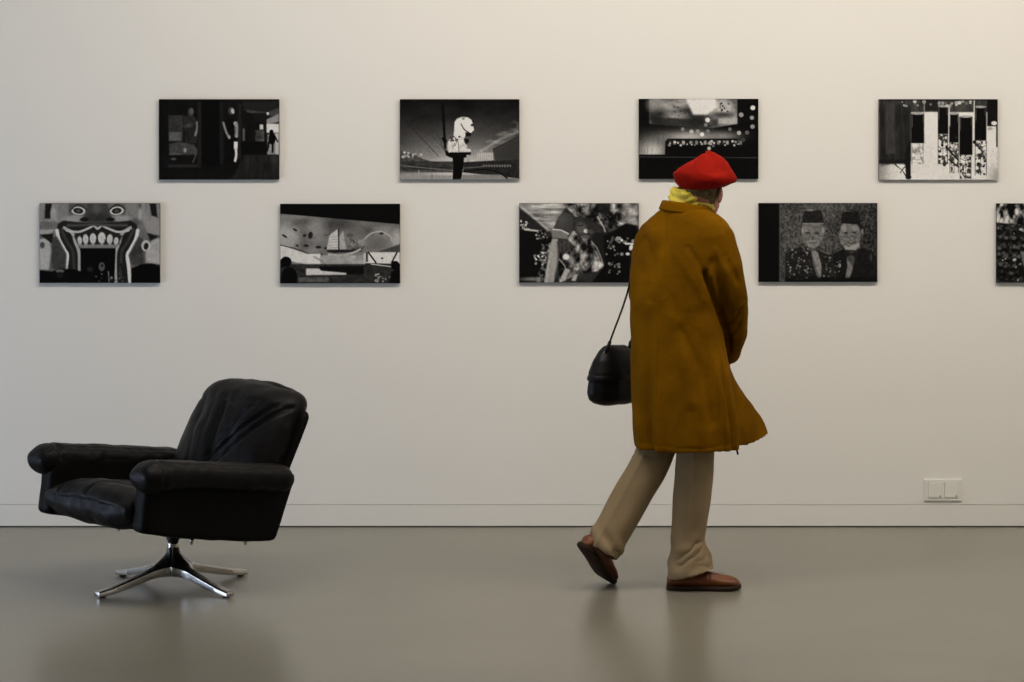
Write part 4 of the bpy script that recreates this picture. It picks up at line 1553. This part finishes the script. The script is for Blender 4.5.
def build_body():
    parts = []
    # head
    parts.append(ellipsoid(hp(0, -.008, .016), (.068, .082, .076), HM))
    parts.append(ellipsoid(hp(0, .028, -.030), (.060, .060, .075), HM))
    parts.append(ellipsoid(hp(0, .050, -.078), (.034, .034, .028), HM))          # chin
    for s in (-1, 1):
        parts.append(ellipsoid(hp(s * .029, .062, -.028), (.022, .020, .022), HM))   # cheek
        parts.append(ellipsoid(hp(s * .030, .078, .017), (.024, .010, .009), HM))    # brow
        parts.append(ellipsoid(hp(s * .030, .076, -.010), (.016, .008, .005), HM))   # lower lid
        parts.append(ellipsoid(hp(s * .010, .094, -.030), (.009, .008, .007), HM))   # nostril
        e = Matrix.Rotation(0, 3, 'Z')
        parts.append(ellipsoid(hp(s * .077, -.004, -.014), (.008, .018, .031), HM))  # ear
        parts.append(ellipsoid(hp(s * .081, -.014, -.002), (.006, .010, .022), HM))
    parts.append(chain([hp(0, .086, .010), hp(0, .100, -.020), hp(0, .098, -.030)], [.008, .0105, .011], 14))   # nose
    parts.append(ellipsoid(hp(0, .084, -.052), (.024, .008, .0055), HM))
    parts.append(ellipsoid(hp(0, .082, -.061), (.020, .008, .006), HM))
    # neck and trunk
    nk = PX(688, 222, 8.48)
    parts.append(chain([hp(0, -.025, -.03), nk, nk + Vector((0, -.01, -.05))], [.056, .058, .07], 24))
    sR, sL = PX(715, 242, 8.39), PX(659, 242, 8.54)
    chest, belly = PX(686, 270, 8.46), PX(686, 320, 8.46)
    parts.append(chain([sR, PX(687, 238, 8.46), sL], [.046, .058, .046], 24))
    parts.append(chain([chest, belly, PX(688, 350, 8.45)], [.080, .086, .095], 28))
    # arms
    rw, re = PX(729.5, 352, 8.605), PX(730.5, 300, 8.41)
    parts.append(chain([sR, re, rw], [.046, .036, .025], 18))
    lw, le = PX(694, 331, 8.735), PX(643, 293, 8.615)
    parts.append(chain([sL, le, lw], [.044, .035, .025], 18))
    parts += hand_parts(rw + Vector((-.002, .012, -.008)), Fd * .55 - Ld * .55 - Vector((0, 0, .30)), -Fd - Ld * .3, 1, .8)
    parts += hand_parts(lw, Ld * .75 + Fd * .35 - Vector((0, 0, .35)), -Fd, -1, .7)
    # legs and feet
    hR, kR, aR = PX(698, 362, 8.42), PX(695, 455, 8.385), heelR + RR @ Vector((.055, 0, .085))
    parts.append(chain([hR, kR, aR], [.085, .048, .032], 20))
    parts.append(chain([aR, heelR + RR @ Vector((.12, 0, .040)), heelR + RR @ Vector((.20, 0, .034))], [.030, .026, .020], 16))
    hL, kL, aL = PX(678, 362, 8.49), PX(656, 450, 8.46), heelL + RL @ Vector((.055, 0, .080))
    parts.append(chain([hL, kL, aL], [.085, .048, .030], 20))
    parts.append(chain([aL, heelL + RL @ Vector((.12, 0, .040)), heelL + RL @ Vector((.20, 0, .034))], [.028, .026, .020], 16))
    me = fuse(join(*parts), .0038, 3)
    return pobj('body', me, M['skin'])


body = build_body()
for s in (-1, 1):
    e = pobj('eye', ellipsoid(hp(s * .030, .0735, .001), (.0115, .0105, .0085), HM, 20, 14), M['eye'])
    pobj('iris', ellipsoid(hp(s * .030, .0820, -.001), (.0055, .0030, .0055), HM, 16, 10), M['iris'], e)


# ---- hair: cap over the back and sides of the skull
def build_hair():
    V, Fc = ellipsoid(hp(0, -.008, .006), (.0745, .086, .084), HM, 96, 64)
    out = []
    for v in V:
        q = HM.transposed() @ (v - hp(0, -.008, .006))
        keep = sstep(.045, .010, q.y - .25 * q.z)
        ear = 1 - gauss(abs(q.x), .078, .02) * gauss(q.y, .012, .016) * gauss(q.z, -.02, .03)
        low = sstep(-.074, -.058, q.z) * sstep(.036, .018, q.z)
        k = .84 + .16 * keep * ear * low
        strand = .0030 * math.sin(math.atan2(q.x, -q.y) * 60 + 2 * N3(v, 30, 2)) + .004 * N3(v, 45, 1)
        out.append(hp(0, -.008, .006) + HM @ (q * (k + strand / .08 * keep * .5)))
    return pobj('hair', (out, Fc), M['hair'])


build_hair()


# ---- beret
def build_beret():
    c = PX(704.5, 179, 8.475)
    ax = (Vector((0, 0, 1)) + Hf * .04 + Vector((.02, 0, 0))).normalized()
    x = Vector((1, 0, 0)); x = (x - ax * x.dot(ax)).normalized()
    y = ax.cross(x)
    prof = [(.066, -.028), (.071, -.034), (.080, -.032), (.094, -.024), (.107, -.013), (.114, -.002), (.114, .009), (.106, .024), (.092, .042), (.072, .060), (.047, .077), (.024, .087), (.009, .0905), (.001, .091)]
    pp = spline([Vector((r, 0, z)) for r, z in prof], 5)
    n = 120
    rings = []
    for q in pp:
        r0, z0 = q.x, q.z
        r = []
        for k in range(n):
            a = 2 * math.pi * k / n
            d = x * math.cos(a) + y * math.sin(a)
            w = sstep(.06, .11, r0)
            # slouch: fuller and lower on the right-hand side, lifted at the left
            rr = r0 * (1 + .03 * math.cos(a) * w) - .003 * w * math.cos(3 * a + .5)
            zz = z0 + .004 + w * sstep(-.03, .0, z0) * (.003 * math.sin(2 * a + .8) - .014 * math.cos(a)) + .009 * math.sin(a) * sstep(.02, -.02, z0) + .008 * math.cos(a)
            # facets and creases running from the crown
            deg = math.degrees(a) % 360
            hgt = sstep(.0, .03, z0) * sstep(.001, .05, r0)
            for a0, aw, am in ((246, 9, .009), (228, 9, -.008), (285, 24, -.009), (318, 14, .004), (185, 24, -.012), (150, 20, -.005), (60, 25, .005), (100, 14, -.005)):
                dd = (deg - a0 + 180) % 360 - 180
                zz += am * hgt * math.exp(-(dd / aw) ** 2)
            r.append(c + d * rr + ax * zz)
        rings.append(r)
    # inner lining closes the band from inside
    rings = [[c + (p - c) * .0 + (x * math.cos(2 * math.pi * k / n) + y * math.sin(2 * math.pi * k / n)) * .058 + ax * -.005 for k, p in enumerate(rings[0])]] + rings
    me = new_mesh('beret', *loft(rings))
    fix_normals(me)
    displace(me, lambda p, nn: .0028 * N3(p, 28, 4) + .0012 * N3(p, 70, 2))
    o = pobj('beret', me, M['beret'])
    top = c + ax * .090
    pobj('stalk', chain([top - ax * .004, top + ax * .0 + x * .001], [.005, .004], 12), M['beret'], o)
    return o


build_beret()


# ---- scarf
def build_scarf():
    cc = PX(691, 202, 8.49)
    n, m = 120, 28
    rings = []
    for k in range(n + 1):
        a = 2 * math.pi * (k % n) / n
        dirv = Ld * math.cos(a) + Fd * math.sin(a)
        base = cc + Ld * (.067 * math.cos(a)) + Fd * (.064 * math.sin(a))
        off = base.x - cc.x
        z = cc.z + .000 - off * .27
        q = []
        for j in range(m):
            u = 2 * math.pi * j / m
            ro, uz = .013 * math.cos(u), .036 * math.sin(u)
            wob = .0035 * math.sin(3 * u + 5 * a) + .003 * math.sin(2 * a + 4 * u + 1)
            ro += wob
            ro -= uz * .12
            q.append(Vector((base.x + dirv.x * ro, base.y + dirv.y * ro, z + uz + .003 * math.sin(4 * a))))
        q = [p + dirv * (.0045 * math.sin(p.z * 260 + 2.5 * math.sin(3 * a)) + .003 * N3(p, 34, 2)) for p in q]
        rings.append(q)
    return pobj('scarf', loft(rings, False, False), M['scarf'])


build_scarf()


# ------------------------------------------------------------------ shoulder bag
def build_bag():
    YB_ = 8.66
    c = PX(615, 404.5, YB_)
    t = empty('shoulder_bag', (c.x, c.y, c.z), math.radians(42))
    tag(t, 'black leather shoulder bag hanging by a thin strap on the left side of the coat', 'bag')
    k = YB_ / F
    cr = .99

    def sect(tab, hy, n=40, m=48, ex=3.0, y0=0):
        z0, z1 = tab[0][0], tab[-1][0]
        rings = []
        for i in range(n):
            e = .5 - .5 * math.cos(math.pi * i / (n - 1))
            z = z0 + (z1 - z0) * e
            w, d = lerp_table(tab, z)
            r = []
            for j in range(m):
                u = 2 * math.pi * j / m
                cc, ss = math.cos(u), math.sin(u)
                r.append(Vector((w * math.copysign(abs(cc) ** (2 / ex), cc), y0 + hy * d * math.copysign(abs(ss) ** (2 / 2.4), ss), z)))
            rings.append(r)
        return loft(rings)
    P = lambda px: px * k / cr
    body = sect([(0, P(18), .35), (P(2.0), P(27), .7), (P(6), P(32.5), .95), (P(13), P(34.5), 1), (P(26), P(32), .95), (P(40), P(26), .7), (P(52), P(19), .42), (P(56), P(15), .2)], .050)
    me = fuse(body, .005, 3)
    displace(me, lambda p, n: .003 * N3(p, 16, 3))
    b = link('bag_body', me, M['bag'], t)
    fl = sect([(P(24.5), P(33.2), .98), (P(26), P(33.8), 1.10), (P(34), P(31), 1.05), (P(44), P(26.5), .86), (P(54), P(19.5), .55), (P(58), P(15), .3), (P(59), P(11), .12)], .053)
    me = fuse(fl, .004, 3)
    displace(me, lambda p, n: .0025 * N3(p, 18, 6) - .002 * gauss(p.z, P(31), .003))
    link('flap', me, M['bag'], t)
    w2l = (Matrix.Translation((c.x, c.y, c.z)) @ Matrix.Rotation(math.radians(42), 4, 'Z')).inverted()
    A = PX(607, 350, 8.605)
    B = PX(629, 350, 8.715)
    path = spline([A, PX(612, 336, 8.603), PX(623.8, 304, 8.595), PX(629.8, 282, 8.59), PX(630.5, 262, 8.575), PX(635.5, 243, 8.56), PX(643.5, 227.5, 8.552),
                   PX(650, 222.3, 8.57), PX(650, 232, 8.61), PX(646.5, 262, 8.645), PX(640, 295, 8.692), PX(634, 325, 8.705), B], 8)
    path = [w2l @ p for p in path]
    st = link('strap', new_mesh('strap', *tube(path, .0044, 10, .5)), M['bag'], t)
    for q, dn in ((A, PX(612, 336, 8.603)), (B, PX(634, 325, 8.705))):
        a, d = w2l @ q, (w2l @ dn)
        dd = (d - a).normalized()
        lug = chain([a - dd * .012, a + dd * .030], [.0075, .0065], 12)
        lo = link('strap_end', new_mesh('strap_end', *lug), M['bag'], t)
        # metal ring between lug and bag
        x, y, _ = frame_from(Vector((0, 1, 0)))
        ring = [a - dd * .014 + x * .009 * math.cos(2 * math.pi * i / 20) + y * .009 * math.sin(2 * math.pi * i / 20) for i in range(21)]
        link('ring', new_mesh('ring', *tube(ring, .0018, 8)), M['chrome'], lo)
    return t


build_bag()
